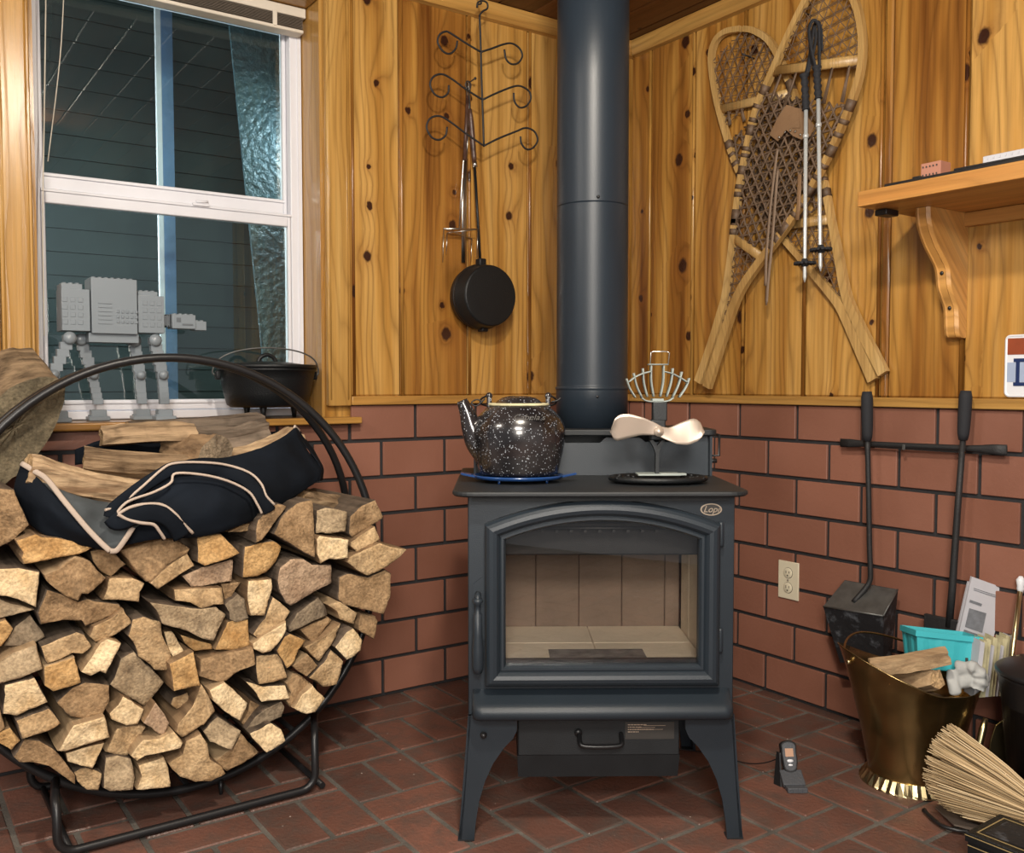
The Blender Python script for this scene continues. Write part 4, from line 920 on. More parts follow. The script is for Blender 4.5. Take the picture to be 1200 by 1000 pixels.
g.prism([(-.286, .0288, .45), (-.286, .0288, .575), (-.266, .0288, .592), (-.258, .0288, .592), (-.258, .0288, .45)], (0, -.004, 0)); sp_('latch_plate', g, 'iron')
g = G(); hy = -.008
g.tube([(-.274, .026, .555), (-.274, hy, .555), (-.273, hy, .540)], .007, 10); g.lathe([(0, .552), (.010, .552), (.012, .545), (.006, .538), (.006, .520), (.009, .518), (.010, .47), (.0125, .44), (.0125, .40), (.009, .388), (0, .384)][::-1], 16, Matrix.Translation((-.274, hy, 0))); sp_('door_handle', g, 'iron')
# badge with its lettering
bd = G(); 
def ell(rx, rz, y, n=32): return [V((.2425 + rx * math.cos(2 * PI * k / n), y, .7418 + rz * math.sin(2 * PI * k / n))) for k in range(n)]
bd.loft([ell(.024, .0135, .0288), ell(.024, .0135, .0262), ell(.021, .0112, .0262), ell(.021, .0112, .0278)], smooth=False)
badge = sp_('badge', bd, 'badge')
g = G(); g.loft([ell(.0212, .0114, .0288), ell(.0212, .0114, .0274)], cap1=True, smooth=False); obj('badge_field', g, M['slot'], badge)
Mx = Matrix.Translation((.2425, .0272, .7418)) @ Matrix.Rotation(PI / 2, 4, 'X')
text_mesh('Lopi', .020, 'badge', badge, Mx, 'badge_lettering', .0006, .35)

# ash lip
g = G(); prof = [(.0282, .340), (-.015, .3225), (-.0255, .318), (-.0315, .311), (-.0335, .302), (-.0315, .293), (-.0245, .287), (-.012, .2845), (.0282, .2815)]
rings = []
def lipring(ins, dz):
    pass
W = .286
pl = []
for (y, z) in prof:
    f = (-y + .028) / .05       # 0 at the body, 1 at the front
    row = []; rad = .022
    for s in (-1, 1):
        for k in range(7):
            t = PI / 2 * k / 6
            if s < 0: xx = -W + rad - rad * math.cos(t) ; yy_ = rad - rad * math.sin(t)
            else: xx = W - rad + rad * math.sin(t); yy_ = rad - rad * math.cos(t)
            scale = (-y + .0285)
            row.append(V((xx, .0285 - scale + min(yy_, scale) * 1.0, z)))
    pl.append(row)
g.loft(pl, closed=False, smooth=True)
g.poly([pl[0][0], pl[0][-1], pl[-1][-1], pl[-1][0]], [(0, 1, 2, 3)])
sp_('ash_lip', g, 'iron')

# legs: curved front skirts with side returns
def leg(sx, yf, yb, nm='leg'):
    outer = [(.2955, .284), (.298, .22), (.303, .14), (.311, .06), (.3195, .003)]
    inner = [(.2835, .003), (.280, .04), (.272, .09), (.259, .135), (.241, .175), (.217, .210), (.196, .232), (.188, .250), (.187, .284)]
    g = G(); P_ = outer + inner; g.prism([(sx * x, yf, z) for x, z in P_], (0, .008 if yb > yf else -.008, 0))
    sd = [(yf, .284), (yf, .003), (yf + (.038 if yb > yf else -.038), .003)] + [(yf + (yb - yf) * t, z) for t, z in ((.22, .10), (.34, .16), (.52, .21), (.8, .245), (1, .284))]
    g.prism([(sx * (.2965 + max(0, (.22 - z)) * .10), y, z) for y, z in sd], (-sx * .007, 0, 0))
    o = sp_(nm, g, 'iron')
    g = G(); g.box((sx * .3015, yf + (.014 if yb > yf else -.014), .0015), (.037, .03, .003)); obj('foot_pad', g, M['iron2'], o)
leg(-1, .018, .22); leg(1, .018, .22); leg(-1, .555, .36); leg(1, .555, .36)
g = G(); g.lathe([(0, -.012), (.0055, -.010), (.0075, -.004), (.0075, .0), (.004, .006), (.004, .012)], 14, Matrix.Translation((-.262, .012, .243)) @ Matrix.Rotation(PI / 2, 4, 'X') @ Matrix.Rotation(PI, 4, 'X')); sp_('air_control_knob', g, 'black')
# ash drawer
g = G(); g.box((.0, .20, .2245), (.370, .26, .107), bevel=.003)
g.prism([(-.186, .071, .1715), (.186, .071, .1715), (.184, .085, .116), (-.184, .085, .116)], (0, .24, 0))
dr = sp_('ash_drawer', g, 'iron2')
g = G(); g.tube(smooth_path([(-.045, .069, .222), (-.045, .045, .212), (-.038, .038, .206), (0, .036, .2045), (.042, .038, .206), (.050, .045, .212), (.050, .069, .222)], 5), .0055, 10); g.lathe([(0, .0), (.009, .0), (.009, .005), (0, .005)], 14, Matrix.Translation((-.047, .0695, .225)) @ Matrix.Rotation(PI / 2, 4, 'X')); obj('drawer_handle', g, M['black'], dr)
g = G(); g.mi = 0; g.box((.116, .0685, 0.2295), (.112, .0015, .040)); g.mi = 1
rl = random.Random(5)
for k, (w, zz) in enumerate(((.042, 0.2430), (.030, 0.2375), (.060, 0.2320), (.026, 0.2265))):
    xx = .066
    while xx < .066 + w:
        dw = rl.uniform(.0025, .007); g.box((xx + dw / 2, .0675, zz), (dw, .0008, .0019)); xx += dw + .0012
for (xa, w, zz) in ((.112, .050, 0.2410), (.098, .040, 0.2365), (.100, .056, 0.2320)): g.box((xa + w / 2 - .01, .0675, zz), (w, .0006, .0008))
obj('rating_label', g, [M['slot'], M['badge']], dr)
# firebrick lining
g = G()
gb = G()
for k in range(4):
    pass
for a_, b_ in ((-.238, -.133), (-.133, -.022), (-.022, .089), (.089, .200), (.200, .238)): gb.box(((a_ + b_) / 2, .372, .545), (b_ - a_ - .0015, .03, .32), bevel=.002, seg=1)
for sx in (-1, 1):
    for k in range(3): g.box((sx * .2525, .095 + k * .098, .545), (.028, .0965, .32), bevel=.002, seg=1)
for k in range(2):
    for j in range(2): g.box((-.119 + k * .238 - .012 * (1 if 0 else 0), .125 + j * .155, .383), (.2365, .1535, .024), bevel=.002, seg=1)
sp_('firebrick_lining', g, 'firebrick'); M['firebrick2'] = plain('smoke_stained_firebrick', (.20, .155, .12), .9, bump=.5, bscale=60, var=.25); sp_('rear_firebrick', gb, 'firebrick2')
g = G(); g.box((.0, .245, .662), (.472, .26, .076), bevel=.004); 
for k in range(9): g.tube([(-.13 + .032 * k, .09, .690), (-.13 + .032 * k, .05, .690)], .004, 6)
g.tube([(-.18, .052, .697), (.18, .052, .697)], .004, 8); sp_('baffle', g, 'iron2')
g = G(); vs = []; nx, ny = 16, 8
for j in range(ny + 1):
    for i in range(nx + 1):
        x = -.112 + .222 * i / nx; y = .062 + .085 * j / ny; e = min(i, nx - i, j, ny - j); vs.append(V((x, y,   .3955 + (0 if e == 0 else .002 + noise.noise(V((x, y, 0)) * 60) * .002))))
g.poly(vs, [(j * (nx + 1) + i, j * (nx + 1) + i + 1, (j + 1) * (nx + 1) + i + 1, (j + 1) * (nx + 1) + i) for j in range(ny) for i in range(nx)]); sp_('ash_bed', g, 'ash')

# ---- stove pipe
pc = CAMP + FW * 2.505 + RT * (93.5 / FPX * 2.505); PX_, PY_ = pc.x, pc.y
pipe = thing('stove_pipe', 'tall charcoal double-wall stove pipe rising from the stove to the ceiling', 'stove pipe', (PX_, PY_, .905))
r = .0945
g = G(); g.lathe([(r + .0012, .0), (r + .0012, .098), (r + .0012, .099), (r + .003, .101), (r + .003, .106), (r + .0002, .108), (r, .109), (r, .115), (r, .14), (r, .56), (r, .579), (r, .580)], 56); obj('lower_section', g, M['pipe'], pipe)
g = G(); g.lathe([(r - .001, .579), (r - .001, .5825), (r, .583), (r, .584), (r, .60), (r, .9), (r, CEIL - .907)], 56); obj('upper_section', g, M['pipe'], pipe)
for dz, a0 in ((.592, 0), (.082, .6)):
    for k in range(3):
        a = math.radians(-35 + 4) + a0 * 0 + k * 2.1; g = G(); g.lathe([(.0, .004), (.003, .003), (.0045, .0)], 8, Matrix.Translation((math.cos(a) * (r + .0), math.sin(a) * (r + .0), dz)) @ Matrix.Rotation(a, 4, 'Z') @ Matrix.Rotation(PI / 2, 4, 'Y')); obj('screw', g, M['black'], pipe)

# ---- things on the stove
SX = lambda x, y: (1.148 + math.cos(SA) * x - math.sin(SA) * y, -1.114 + math.sin(SA) * x + math.cos(SA) * y)
kx, ky = -.181, .165
tx = SX(kx, ky)
tr = thing('blue_trivet', 'small blue enamel trivet under the speckled kettle', 'trivet', (tx[0], tx[1], TZ), SA)
g = G(); g.lathe([(0, .0125), (.100, .0125), (.104, .016), (.107, .0175), (.107, .0135), (.102, .0085), (0, .0085)], 40, sy=.8)
for a, L_ in ((PI, .030), (0.0, .030)):
    g.prism([(math.cos(a) * .10, -.018, .015), (math.cos(a) * (.108 + L_), -.010, .022), (math.cos(a) * (.108 + L_), .014, .022), (math.cos(a) * .10, .022, .015)], (0, 0, -.005), bevel=.0015)
obj('plate', g, M['blue'], tr)
for a in (-2.15, -.7, .7, 2.15):
    g = G(); g.lathe([(.0, 0.0005), (.003, .0005), (.004, .009), (.0, .009)], 10, Matrix.Translation((.085 * math.cos(a), .070 * math.sin(a), 0))); obj('leg', g, M['blue'], tr)
ket = thing('enamel_kettle', 'black kettle speckled with white on the left of the stove top', 'kettle', (tx[0], tx[1], TZ + .0178), SA)
g = G(); kp = [(0, 0), (.085, 0), (.092, .003), (.096, .012), (.105, .05), (.1105, .082), (.1115, .100), (.1095, .115), (.102, .132), (.088, .148), (.073, .161), (.069, .164)]
g.lathe(kp, 48, sy=.86); obj('body', g, M['speckle'], ket)
g = G(); g.lathe([(.066, .163), (.072, .164), (.073, .167), (.069, .170), (.060, .169)], 48, sy=.86); obj('rim', g, M['paper_y'], ket)
g = G(); g.lathe([(0, .187), (.022, .1865), (.040, .182), (.050, .176), (.055, .170), (.064, .168), (.064, .166), (0, .166)][::-1], 48, sy=.86)
lid = obj('lid', g, M['speckle'], ket)
g = G(); sp = smooth_path([(-.070, 0, .055), (-.096, 0, .080), (-.111, 0, .110), (-.122, 0, .145), (-.135, 0, .176)], 6); n_ = len(sp)
g.tube(sp, [(.044 - .031 * (k / (n_ - 1)) ** .75) for k in range(n_)], 18, flat=(0, 1, 0)); obj('spout', g, M['speckle'], ket)
for sx in (-1, 1):
    g = G(); g.box((sx * .070, 0, .170), (.012, .010, .036), bevel=.004); g.lathe([(0, -.005), (.008, -.004), (.008, .004), (0, .005)], 12, Matrix.Translation((sx * .070, 0, .187)) @ Matrix.Rotation(PI / 2, 4, 'X')); obj('ear', g, M['speckle'], ket)
g = G(); P_ = [(-.076, .002, .187), (-.090, .03, .178), (-.088, .075, .165), (-.05, .118, .155), (0, .13, .152), (.05, .118, .155), (.088, .075, .165), (.090, .03, .178), (.076, .002, .187)]
g.tube(smooth_path(P_, 6), .0024, 8); g.tube(smooth_path([(-.08, -.002, .18), (-.10, -.004, .163), (-.112, -.002, .170), (-.10, .004, .178), (-.085, .002, .172)], 5), .0018, 6); g.tube(smooth_path([(.078, -.002, .172), (.092, -.004, .176), (.100, -.002, .182)], 5), .0022, 6); obj('wire_bail', g, M['wrought'], ket)
Mx = Matrix.Translation((.022, -.0815, .137)) @ Matrix.Rotation(math.radians(62), 4, 'X')
text_mesh("Cabela's", .020, 'slot', ket, Mx, 'lettering', .003, .3, 1.1)

fx, fy = .146, .130
t2 = SX(fx, fy)
ct = thing('cast_iron_trivet', 'oblong black cast iron trivet under the stove fan', 'trivet', (t2[0], t2[1], TZ), SA)
g = G(); g.lathe([(0, .005), (.112, .005), (.1165, .008), (.118, .012), (.115, .017), (.106, .018), (.100, .013), (0, .013)], 48, sy=.62); obj('plate', g, M['cast'], ct)
g = G()
for sx in (-1, 1):
    for k in range(7): g.lathe([(0, .018), (.005, .017), (.007, .013)], 10, Matrix.Translation((sx * (.058 + .007 * k), .035 * math.sin(k * 1.9), 0)))
obj('raised_pattern', g, M['cast'], ct)
for a in (-2.4, -.74, .74, 2.4):
    g = G(); g.lathe([(0, .0003), (.004, .0003), (.005, .0055), (0, .0055)], 10, Matrix.Translation((.09 * math.cos(a), .055 * math.sin(a), 0))); obj('foot', g, M['cast'], ct)
fan = thing('stove_fan', 'heat-powered stove fan with copper-coloured blade and spread fins on the stove top', 'fan', (t2[0], t2[1], TZ + .0185), SA)
FZ = -(TZ + .0185)
g = G(); g.box((.0, .0, .0025), (.10, .05, .004), bevel=.001); g.box((.033, -.015, .0035), (.060, .018, .005), bevel=.001); obj('base', g, M['fin'], fan)
g = G(); P_ = [(-.004, 0, .004), (-.004, 0, .052), (-.010, 0, .068), (-.018, 0, .082), (-.010, 0, .083), (0, 0, .070), (.010, 0, .083), (.018, 0, .082), (.008, 0, .066), (.004, 0, .052), (.004, 0, .004)]
g.prism([(x - .003, -.010, z) for x, _, z in P_], (0, .018, 0)); g.box((-.002, -.002, .107), (.036, .022, .048), bevel=.004); g.box((.004, .010, .150), (.034, .024, .046), bevel=.003); obj('stem', g, M['iron2'], fan)
# blade: two twisted lobes
g = G(); nb, mb = 26, 8; vs = []
up_e = [(-1, .0), (-.97, .62), (-.85, .95), (-.62, 1.0), (-.35, .78), (-.12, .50), (0, .42), (.15, .33), (.35, .40), (.6, .75), (.82, 1.0), (.95, .80), (1, .15)]
def interp(tab, x):
    for (a, b), (c, d) in zip(tab, tab[1:]):
        if a <= x <= c: return b + (d - b) * (x - a) / (c - a)
    return tab[-1][1]
top = [(-1, .010), (-.96, .030), (-.82, .044), (-.6, .045), (-.3, .036), (-.05, .024), (.1, .014), (.25, .012), (.5, .024), (.75, .034), (.9, .030), (1, .006)]
botm = [(-1, .004), (-.97, -.012), (-.85, -.018), (-.65, -.012), (-.35, -.004), (-.05, -.004), (.15, -.014), (.4, -.025), (.65, -.027), (.85, -.018), (.97, -.006), (1, .002)]
for i in range(nb + 1):
    u = -1 + 2 * i / nb; a, b = interp(top, u), interp(botm, u)
    for j in range(mb + 1):
        w = j / mb; z = b + (a - b) * w; y = (-.007 * (w - .5) * 2) * (1 if u < 0 else -1) * min(1, abs(u) * 3) * (1 if True else 0) - .006 * (1 - abs(u))
        vs.append(V((u * .109, y, z)))
N_ = len(vs); fc = []
for i in range(nb):
    for j in range(mb): a = i * (mb + 1) + j; fc.append((a, a + 1, a + mb + 2, a + mb + 1))
g.poly(vs, fc, True); g.lathe([(.012, .002), (.011, .006), (.006, .007), (.005, .010), (0, .010)], 18, Matrix.Translation((.002, -.006, .004)) @ Matrix.Rotation(PI / 2, 4, 'X'))
bl_ = obj('blade', g, M['rose'], fan); bl_.location = (-.006, -.024, .100)
md = bl_.modifiers.new('thickness', 'SOLIDIFY'); md.thickness = .0016
# fins
def F2(x, y): return V(((x - 768.5) * .00203, .012, (562 - y) * .00203 + .004))
g = G()
S_ = lambda cx, cy: (700 + cx * .16, 410 + cy * .16)
fins = [((200, 265), (265, 400)), ((252, 225), (312, 400)), ((318, 190), (352, 395)), ((378, 170), (398, 395)), ((468, 170), (446, 395)), ((535, 190), (492, 395)), ((600, 215), (535, 400)), ((655, 262), (582, 400))]
for a, b in fins:
    A_, B_ = F2(*S_(*a)), F2(*S_(*b)); mid = (A_ + B_) / 2 + V((.003 * (1 if b[0] < 425 else -1) * -1, 0, 0))
    P_ = smooth_path([A_, mid, B_], 4); g.tube(P_, [(.0020, .016)] * len(P_), 6, flat=(1, 0, 0) if abs((A_ - B_).x) < .01 else (1, 0, .3))
obj('fins', g, M['fin'], fan)
g = G(); P_ = [F2(*S_(*q)) for q in ((215, 290), (265, 252), (318, 228), (378, 212), (425, 208), (470, 212), (530, 228), (590, 258), (640, 290))]
P_l = smooth_path(P_[:4], 5); P_r = smooth_path(P_[5:], 5)
for q in (P_l, P_r): g.tube(q, [(.0020, .016)] * len(q), 6, flat=(0, 0, 1))
q = smooth_path([F2(*S_(310, 402)), F2(*S_(345, 425)), F2(*S_(425, 432)), F2(*S_(505, 425)), F2(*S_(540, 402))], 4); g.tube(q, [(.002, .016)] * len(q), 6, flat=(0, 0, 1))
g.tube([F2(*S_(358, 162)), F2(*S_(500, 162))], [(.0018, .014)] * 2, 6, flat=(0, 0, 1)); g.box(F2(*S_(425, 418)), (.026, .03, .006)); obj('fin_bridge', g, M['fin'], fan)
g = G(); g.tube([F2(*S_(372, 160)), F2(*S_(378, 74)), F2(*S_(398, 68)), F2(*S_(490, 68)), F2(*S_(512, 76)), F2(*S_(504, 160))], .0013, 6); obj('handle', g, M['steel'], fan)
# ---- thermometer handset and its wire
ang = SA
th = thing('remote_thermometer', 'small black digital thermometer handset propped on a grey floor block right of the stove', 'thermometer', tuple(onZ(930, 925, 0)), SA)
g = G(); g.box((0, .012, .022), (.056, .045, .012), rot=Matrix.Rotation(math.radians(30), 3, 'X'), bevel=.002); g.box((.002, -.004, .0075), (.050, .05, .013), bevel=.002)
for k in range(5): g.box((.002 + (k - 2) * .006, -.0295, .0075), (.002, .002, .010))
obj('stand_block', g, M['grip'], th)
g = G(); g.prism([(-.030, .01, .0), (-.042, .03, .0), (-.028, .055, .075), (-.024, .045, .075)], (.004, 0, 0)); obj('stand_leg', g, M['black'], th)
tl = Matrix.Translation((0, .028, .028)) @ Matrix.Rotation(math.radians(-24), 4, 'X')
g = G()
def ov(w, z0, z1, y, wa=1.0, n=10):
    P = []
    for k in range(n + 1): t = -PI * k / n; P.append((w * .86 * math.cos(t), z0 + w * .86 * (1 + math.sin(t)) * .9))
    for k in range(1, 4): P.append((-w * (.86 + .14 * math.sin(PI * k / 4)), z0 + (z1 - z0) * (.3 + .15 * k)))
    for k in range(n + 1): t = PI - PI * k / n; P.append((w * math.cos(t), z1 - w * .6 + w * .6 * math.sin(t)))
    for k in range(1, 4): P.append((w * (.86 + .14 * math.sin(PI * (4 - k) / 4)), z0 + (z1 - z0) * (.75 - .15 * k)))
    return [tl @ V((x, y, z)) for x, z in P]
g.loft([ov(.018, .002, .078, .009), ov(.0205, 0, .08, .006), ov(.0205, 0, .08, -.006), ov(.0185, .002, .078, -.009)], cap0=True, cap1=True, smooth=False); bd_ = obj('handset', g, M['black'], th)
g = G(); g.loft([ov(.0165, .006, .075, -.0091), ov(.0165, .006, .075, -.0098), ov(.0150, .008, .073, -.0100)], cap1=True, smooth=False); obj('face_ring', g, M['grip'], bd_)
g = G(); g.poly([tl @ V(p) for p in ((-.0105, -.0104, .040), (.0105, -.0104, .040), (.0105, -.0104, .060), (-.0105, -.0104, .060))], [(0, 1, 2, 3)]); obj('screen', g, M['screen'], bd_)
for z, w in ((.030, .009), (.020, .0065)):
    g = G(); g.lathe([(0, .0025), (w * .8, .002), (w, 0)], 20, tl @ Matrix.Translation((0, -.0100, z)) @ Matrix.Rotation(PI / 2, 4, 'X'), sy=.5); obj('button', g, M['white'], bd_)
g = G(); g.tube(smooth_path([(-.02, .05, .06), (-.05, .09, .03), (-.085, .15, .006), (-.16, .22, .004), (-.26, .26, .004)], 6), .0016, 6); obj('probe_wire', g, M['black'], th)

# ================================================================= WINDOW SILL
SZ = .917
toy = thing('brick_toy_animal', 'light grey four-legged toy built from plastic bricks standing on the window sill', 'toy', (-.045, -1.87, SZ))
def tp(n, g, m='lego', p=None): return obj(n, g, M[m], p or toy, world=True)
def stud_grid(g, x0, x1, y0, y1, z, st=.016):
    x = x0 + st / 2
    while x < x1:
        y = y0 + st / 2
        while y < y1: g.lathe([(.0048, -.001), (.0048, .0034), (0, .0034)], 8, Matrix.Translation((x, y, z))); y += st
        x += st
Y0, Y1 = -2.020, -1.745
g = G()
g.box((-.045, -1.880, 1.232), (.088, .118, .150), bevel=.0015)
g.box((-.045, -1.977, 1.218), (.082, .070, .112), bevel=.0015); g.box((-.045, -1.985, 1.280), (.070, .052, .016), bevel=.0015)
g.box((-.045, -1.783, 1.214), (.082, .070, .104), bevel=.0015); g.box((-.045, -1.790, 1.271), (.070, .052, .014), bevel=.0015)
g.box((-.045, -1.880, 1.146), (.060, .130, .026), bevel=.0015)
stud_grid(g, -.088, -.002, -1.938, -1.822, 1.307); stud_grid(g, -.078, -.012, -2.010, -1.960, 1.288); stud_grid(g, -.078, -.012, -1.815, -1.766, 1.278)
tp('body', g)
for r_ in range(1): g = G()
for r_ in range(6): g.box((-.0002, -1.905, 1.185 + r_ * .011), (.003, .034, .004))
tp('vent_slats', g)
g = G()
for r_ in range(3):
    for c_ in range(5): g.box((.0005, -1.872 + c_ * .012, 1.19 + r_ * .014), (.003, .007, .008), bevel=.001, seg=1)
tp('side_panel', g)
for grp in ((-2.004, -1.985, -1.966), (-1.800, -1.781, -1.762)):
    g = G()
    for yy_ in grp:
        for zz in (1.185, 1.205, 1.225, 1.245): g.box((-.0035, yy_, zz), (.002, .013, .013), bevel=.0008, seg=1)
    tp('side_plates', g)
for (yt, yb, xx) in ((-1.995, -2.035, -.012), (-1.955, -1.925, -.078), (-1.815, -1.80, -.078), (-1.775, -1.755, -.012)):
    g = G(); ym = yt + (yb - yt) * 1.0; zk = 1.045
    for k in range(6): f = k / 5; g.box((xx, yt + (ym - yt) * f, 1.140 - (1.140 - zk) * f), (.024, .030, .021), bevel=.0012, seg=1)
    yl = yb + (.012 if yb < -1.9 else .004)
    for k in range(5): f = k / 4; g.box((xx, ym + (yl - ym) * f, zk - .012 - .062 * f), (.020, .026, .017), bevel=.0012, seg=1)
    stud_grid(g, xx + .013, xx + .014, yt - .02, yt + .02, 1.12) if False else None
    lg = tp('leg', g)
    for z_, y_, r_ in ((1.142, yt, .017), (zk, ym, .013)):
        g = G(); g.lathe([(.0, .0), (r_ * .6, -.002), (r_, -.008), (r_, -.016)][::-1], 18, Matrix.Translation((xx + .026, y_, z_)) @ Matrix.Rotation(PI / 2, 4, 'Y'))
        tp('joint_disc', g, 'lego', lg)
    g = G(); g.box((xx, yl, .938), (.036, .040, .020), bevel=.002, seg=1); g.box((xx, yl, .9235), (.048, .056, .0125), bevel=.002, seg=1); stud_grid(g, xx - .02, xx + .02, yl - .025, yl + .025, .930, .012); tp('foot', g, 'lego', lg)
g = G(); g.box((-.045, -1.7375, 1.20), (.03, .022, .03), bevel=.002)
for k in range(3): g.box((-.045, -1.7345 + k * .006, 1.20), (.036, .003, .036))
tp('neck', g, 'lego_dark')
g = G(); g.box((-.045, -1.690, 1.198), (.052, .066, .040), bevel=.0015); g.box((-.045, -1.642, 1.188), (.044, .034, .026), bevel=.0015); stud_grid(g, -.07, -.02, -1.72, -1.66, 1.218, .0155); stud_grid(g, -.066, -.024, -1.658, -1.628, 1.201, .014); hd = tp('head', g)
g = G(); 
for xx in (-.0185,): g.box((xx, -1.705, 1.203), (.002, .012, .012)); g.box((xx, -1.68, 1.190), (.002, .03, .005))
tp('dark_tile', g, 'lego_dark', hd)

dox, doy = -.018, onX(313, 430, -.018).y
do = thing('dutch_oven', 'black cast iron dutch oven with lid and wire bail on the window sill', 'pot', (dox, doy, SZ + .0005))
g = G(); g.lathe([(0, .034), (.108, .034), (.118, .040), (.128, .075), (.137, .118), (.141, .140), (.146, .142), (.146, .148), (.136, .148), (.132, .12), (.112, .045), (0, .040)], 56); obj('pot', g, M['cast'], do)
g = G(); g.lathe([(.149, .1485), (.150, .158), (.146, .160), (.143, .156), (.120, .160), (.060, .168), (.02, .170), (0, .170)], 56); g.lathe([(0, .1485), (.149, .1485)], 56); lid2 = obj('lid', g, M['cast'], do)
g = G(); g.tube(smooth_path([(0, -.028, .168), (0, -.020, .182), (0, 0, .190), (0, .020, .182), (0, .028, .168)], 5), .006, 10); obj('lid_handle', g, M['cast'], lid2)
for a in (-.5, 1.6, 3.6):
    g = G(); g.lathe([(0, 0), (.006, 0), (.008, .018), (.013, .042), (0, .046)], 12, Matrix.Translation((.085 * math.cos(a), .085 * math.sin(a), 0))); obj('leg', g, M['cast'], do)
for s in (-1, 1):
    g = G(); g.box((0, s * .150, .128), (.022, .014, .026), bevel=.004); obj('ear', g, M['cast'], do)
g = G(); P_ = [(0, -.158, .128), (0, -.165, .138)] + [(.0 + .03 * math.sin(PI * k / 16), -.162 * math.cos(PI * k / 16), .138 + .072 * math.sin(PI * k / 16) ** .75) for k in range(1, 16)] + [(0, .165, .138), (0, .158, .128)]
g.tube(smooth_path(P_, 3), .0024, 8); obj('wire_bail', g, M['zinc'], do)

# ================================================================= HANGING ON THE LEFT WALL
XH = .115
ht = thing('iron_hook_tree', 'black wrought iron hanging rack with six scrolled hooks', 'hook rack', tuple(onX(567, 171, XH)))
HP = lambda pts, k=6: smooth_path([onX(x, y, XH) for x, y in pts], k)
def hp(n, g): return obj(n, g, M['wrought'], ht, world=True)
g = G(); g.tube(HP([(567, 172), (566, 140), (564.5, 100), (563.5, 60), (562.5, 30), (562, 18)], 3), .0035, 8)
g.tube(HP([(562, 18), (566, 13), (571, 10), (571, 4), (566, 1), (560, 3), (559, 9)]), .0030, 8); hp('stem', g)
scr = [((563.5, 61), [(545, 50), (528, 39), (522, 37), (515, 41), (513, 50), (519, 60), (527, 63), (534, 57), (536, 48)]),
       ((563.5, 61), [(576, 57), (590, 52), (600, 51), (609, 57), (612, 66), (607, 74), (599, 75), (593, 69), (591, 58)]),
       ((565.5, 117), [(548, 106), (530, 93), (518, 87), (508, 90), (504, 99), (509, 110), (518, 114), (525, 109), (526, 100)]),
       ((565.5, 117), [(580, 110), (600, 102), (610, 101), (620, 107), (622, 116), (617, 124), (609, 126), (603, 119), (602, 109)]),
       ((567, 171), [(548, 158), (525, 141), (514, 136), (504, 139), (500, 149), (505, 160), (514, 164), (522, 159), (524, 149)]),
       ((567, 171), [(585, 162), (605, 154), (616, 150), (626, 154), (630, 164), (625, 173), (617, 175), (611, 168), (610, 160)])]
for s0, pts in scr:
    g = G(); g.tube(HP([s0] + pts), .0033, 8); hp('scroll_hook', g)
g = G(); p = onX(562, 2, XH); g.tube(smooth_path([p + V((0, -.006, -.01)), p + V((0, .006, -.004)), p + V((0, .004, .012)), p + V((0, 0, .03)), V((p.x, p.y, CEIL))], 5), .0028, 8)
tag(obj('ceiling_hook', g, M['wrought'], world=True), 'small screw hook in the ceiling holding the iron hook rack', 'hook')
# nail and hanging cookware
def wallnail(px_, py_):
    g = G(); p = onX(px_, py_, .016); g.tube([p, p + V((.05, 0, .004))], .0022, 8); g.lathe([(0, .002), (.005, .001), (.005, -.001), (0, -.002)], 10, Matrix.Translation(p + V((.05, 0, .004))) @ Matrix.Rotation(PI / 2, 4, 'Y')); return g
tag(obj('wall_nail', wallnail(547.5, 98), M['wrought'], world=True), 'dark nail in the pine wall holding the long-handled pan and fork', 'nail')
pc_ = onX(572, 347, .110)
pan = thing('long_handled_pan', 'round black camp pan on a long handle with dark wooden grip hanging on pine wall', 'pan', tuple(pc_ + V((0, 0, -.12))))
def pp(n, g, m='cast', p=None): return obj(n, g, M[m], p or pan, world=True)
g = G(); T_ = Matrix.Translation((-.008, pc_.y, pc_.z)) @ Matrix.Rotation(PI / 2, 4, 'Y') @ Matrix.Diagonal((1, 1, 1.45, 1))
R_ = .106
g.lathe([(0, .022), (R_ * .90, .022), (R_ * .97, .030), (R_, .045), (R_ + .004, .048), (R_ + .004, .052), (R_ - .002, .053)], 48, T_); pp('back_bowl', g)
g = G(); g.lathe([(R_ - .002, .0535), (R_ + .004, .054), (R_ + .004, .058), (R_, .061), (R_ * .965, .088), (R_ * .93, .094), (R_ * .90, .0945), (0, .093)], 48, T_); pp('front_bowl', g)
hb = V((.072, pc_.y - .006, pc_.z + R_ - .002)); ht_ = onX(556, 190, .05)
g = G(); g.box(hb + V((0, .002, .010)), (.03, .026, .026), bevel=.003); g.tube([hb + V((0, 0, .01)), ht_], .0045, 10); pp('handle_rod', g)
g = G(); g.box(V((.072, pc_.y + .004, pc_.z - R_ - .004)), (.03, .024, .014), bevel=.003); pp('hinge_tab', g)
g = G(); a = ht_; b = onX(551, 128, .05); Tm = []; P_ = [a.lerp(b, k / 10) for k in range(11)]; g.tube(P_, [.0065, .0085, .0078, .009, .0086, .0094, .0088, .009, .0080, .0068, .005], 12); pp('wooden_grip', g, 'brownwood')
g = G(); g.tube([onX(556, 190, .05), onX(557, 196, .05)], .0082, 12); pp('ferrule', g, 'steel')
g = G(); c_ = onX(549, 108, .05); g.tube(smooth_path([b, c_ + V((0, .003, -.004)), onX(549.5, 99, .052) + V((0, .008, 0)), onX(548, 95, .052), onX(546, 99, .052), onX(549, 106, .05)], 5), .0022, 8); pp('hanging_loop', g, 'wrought')
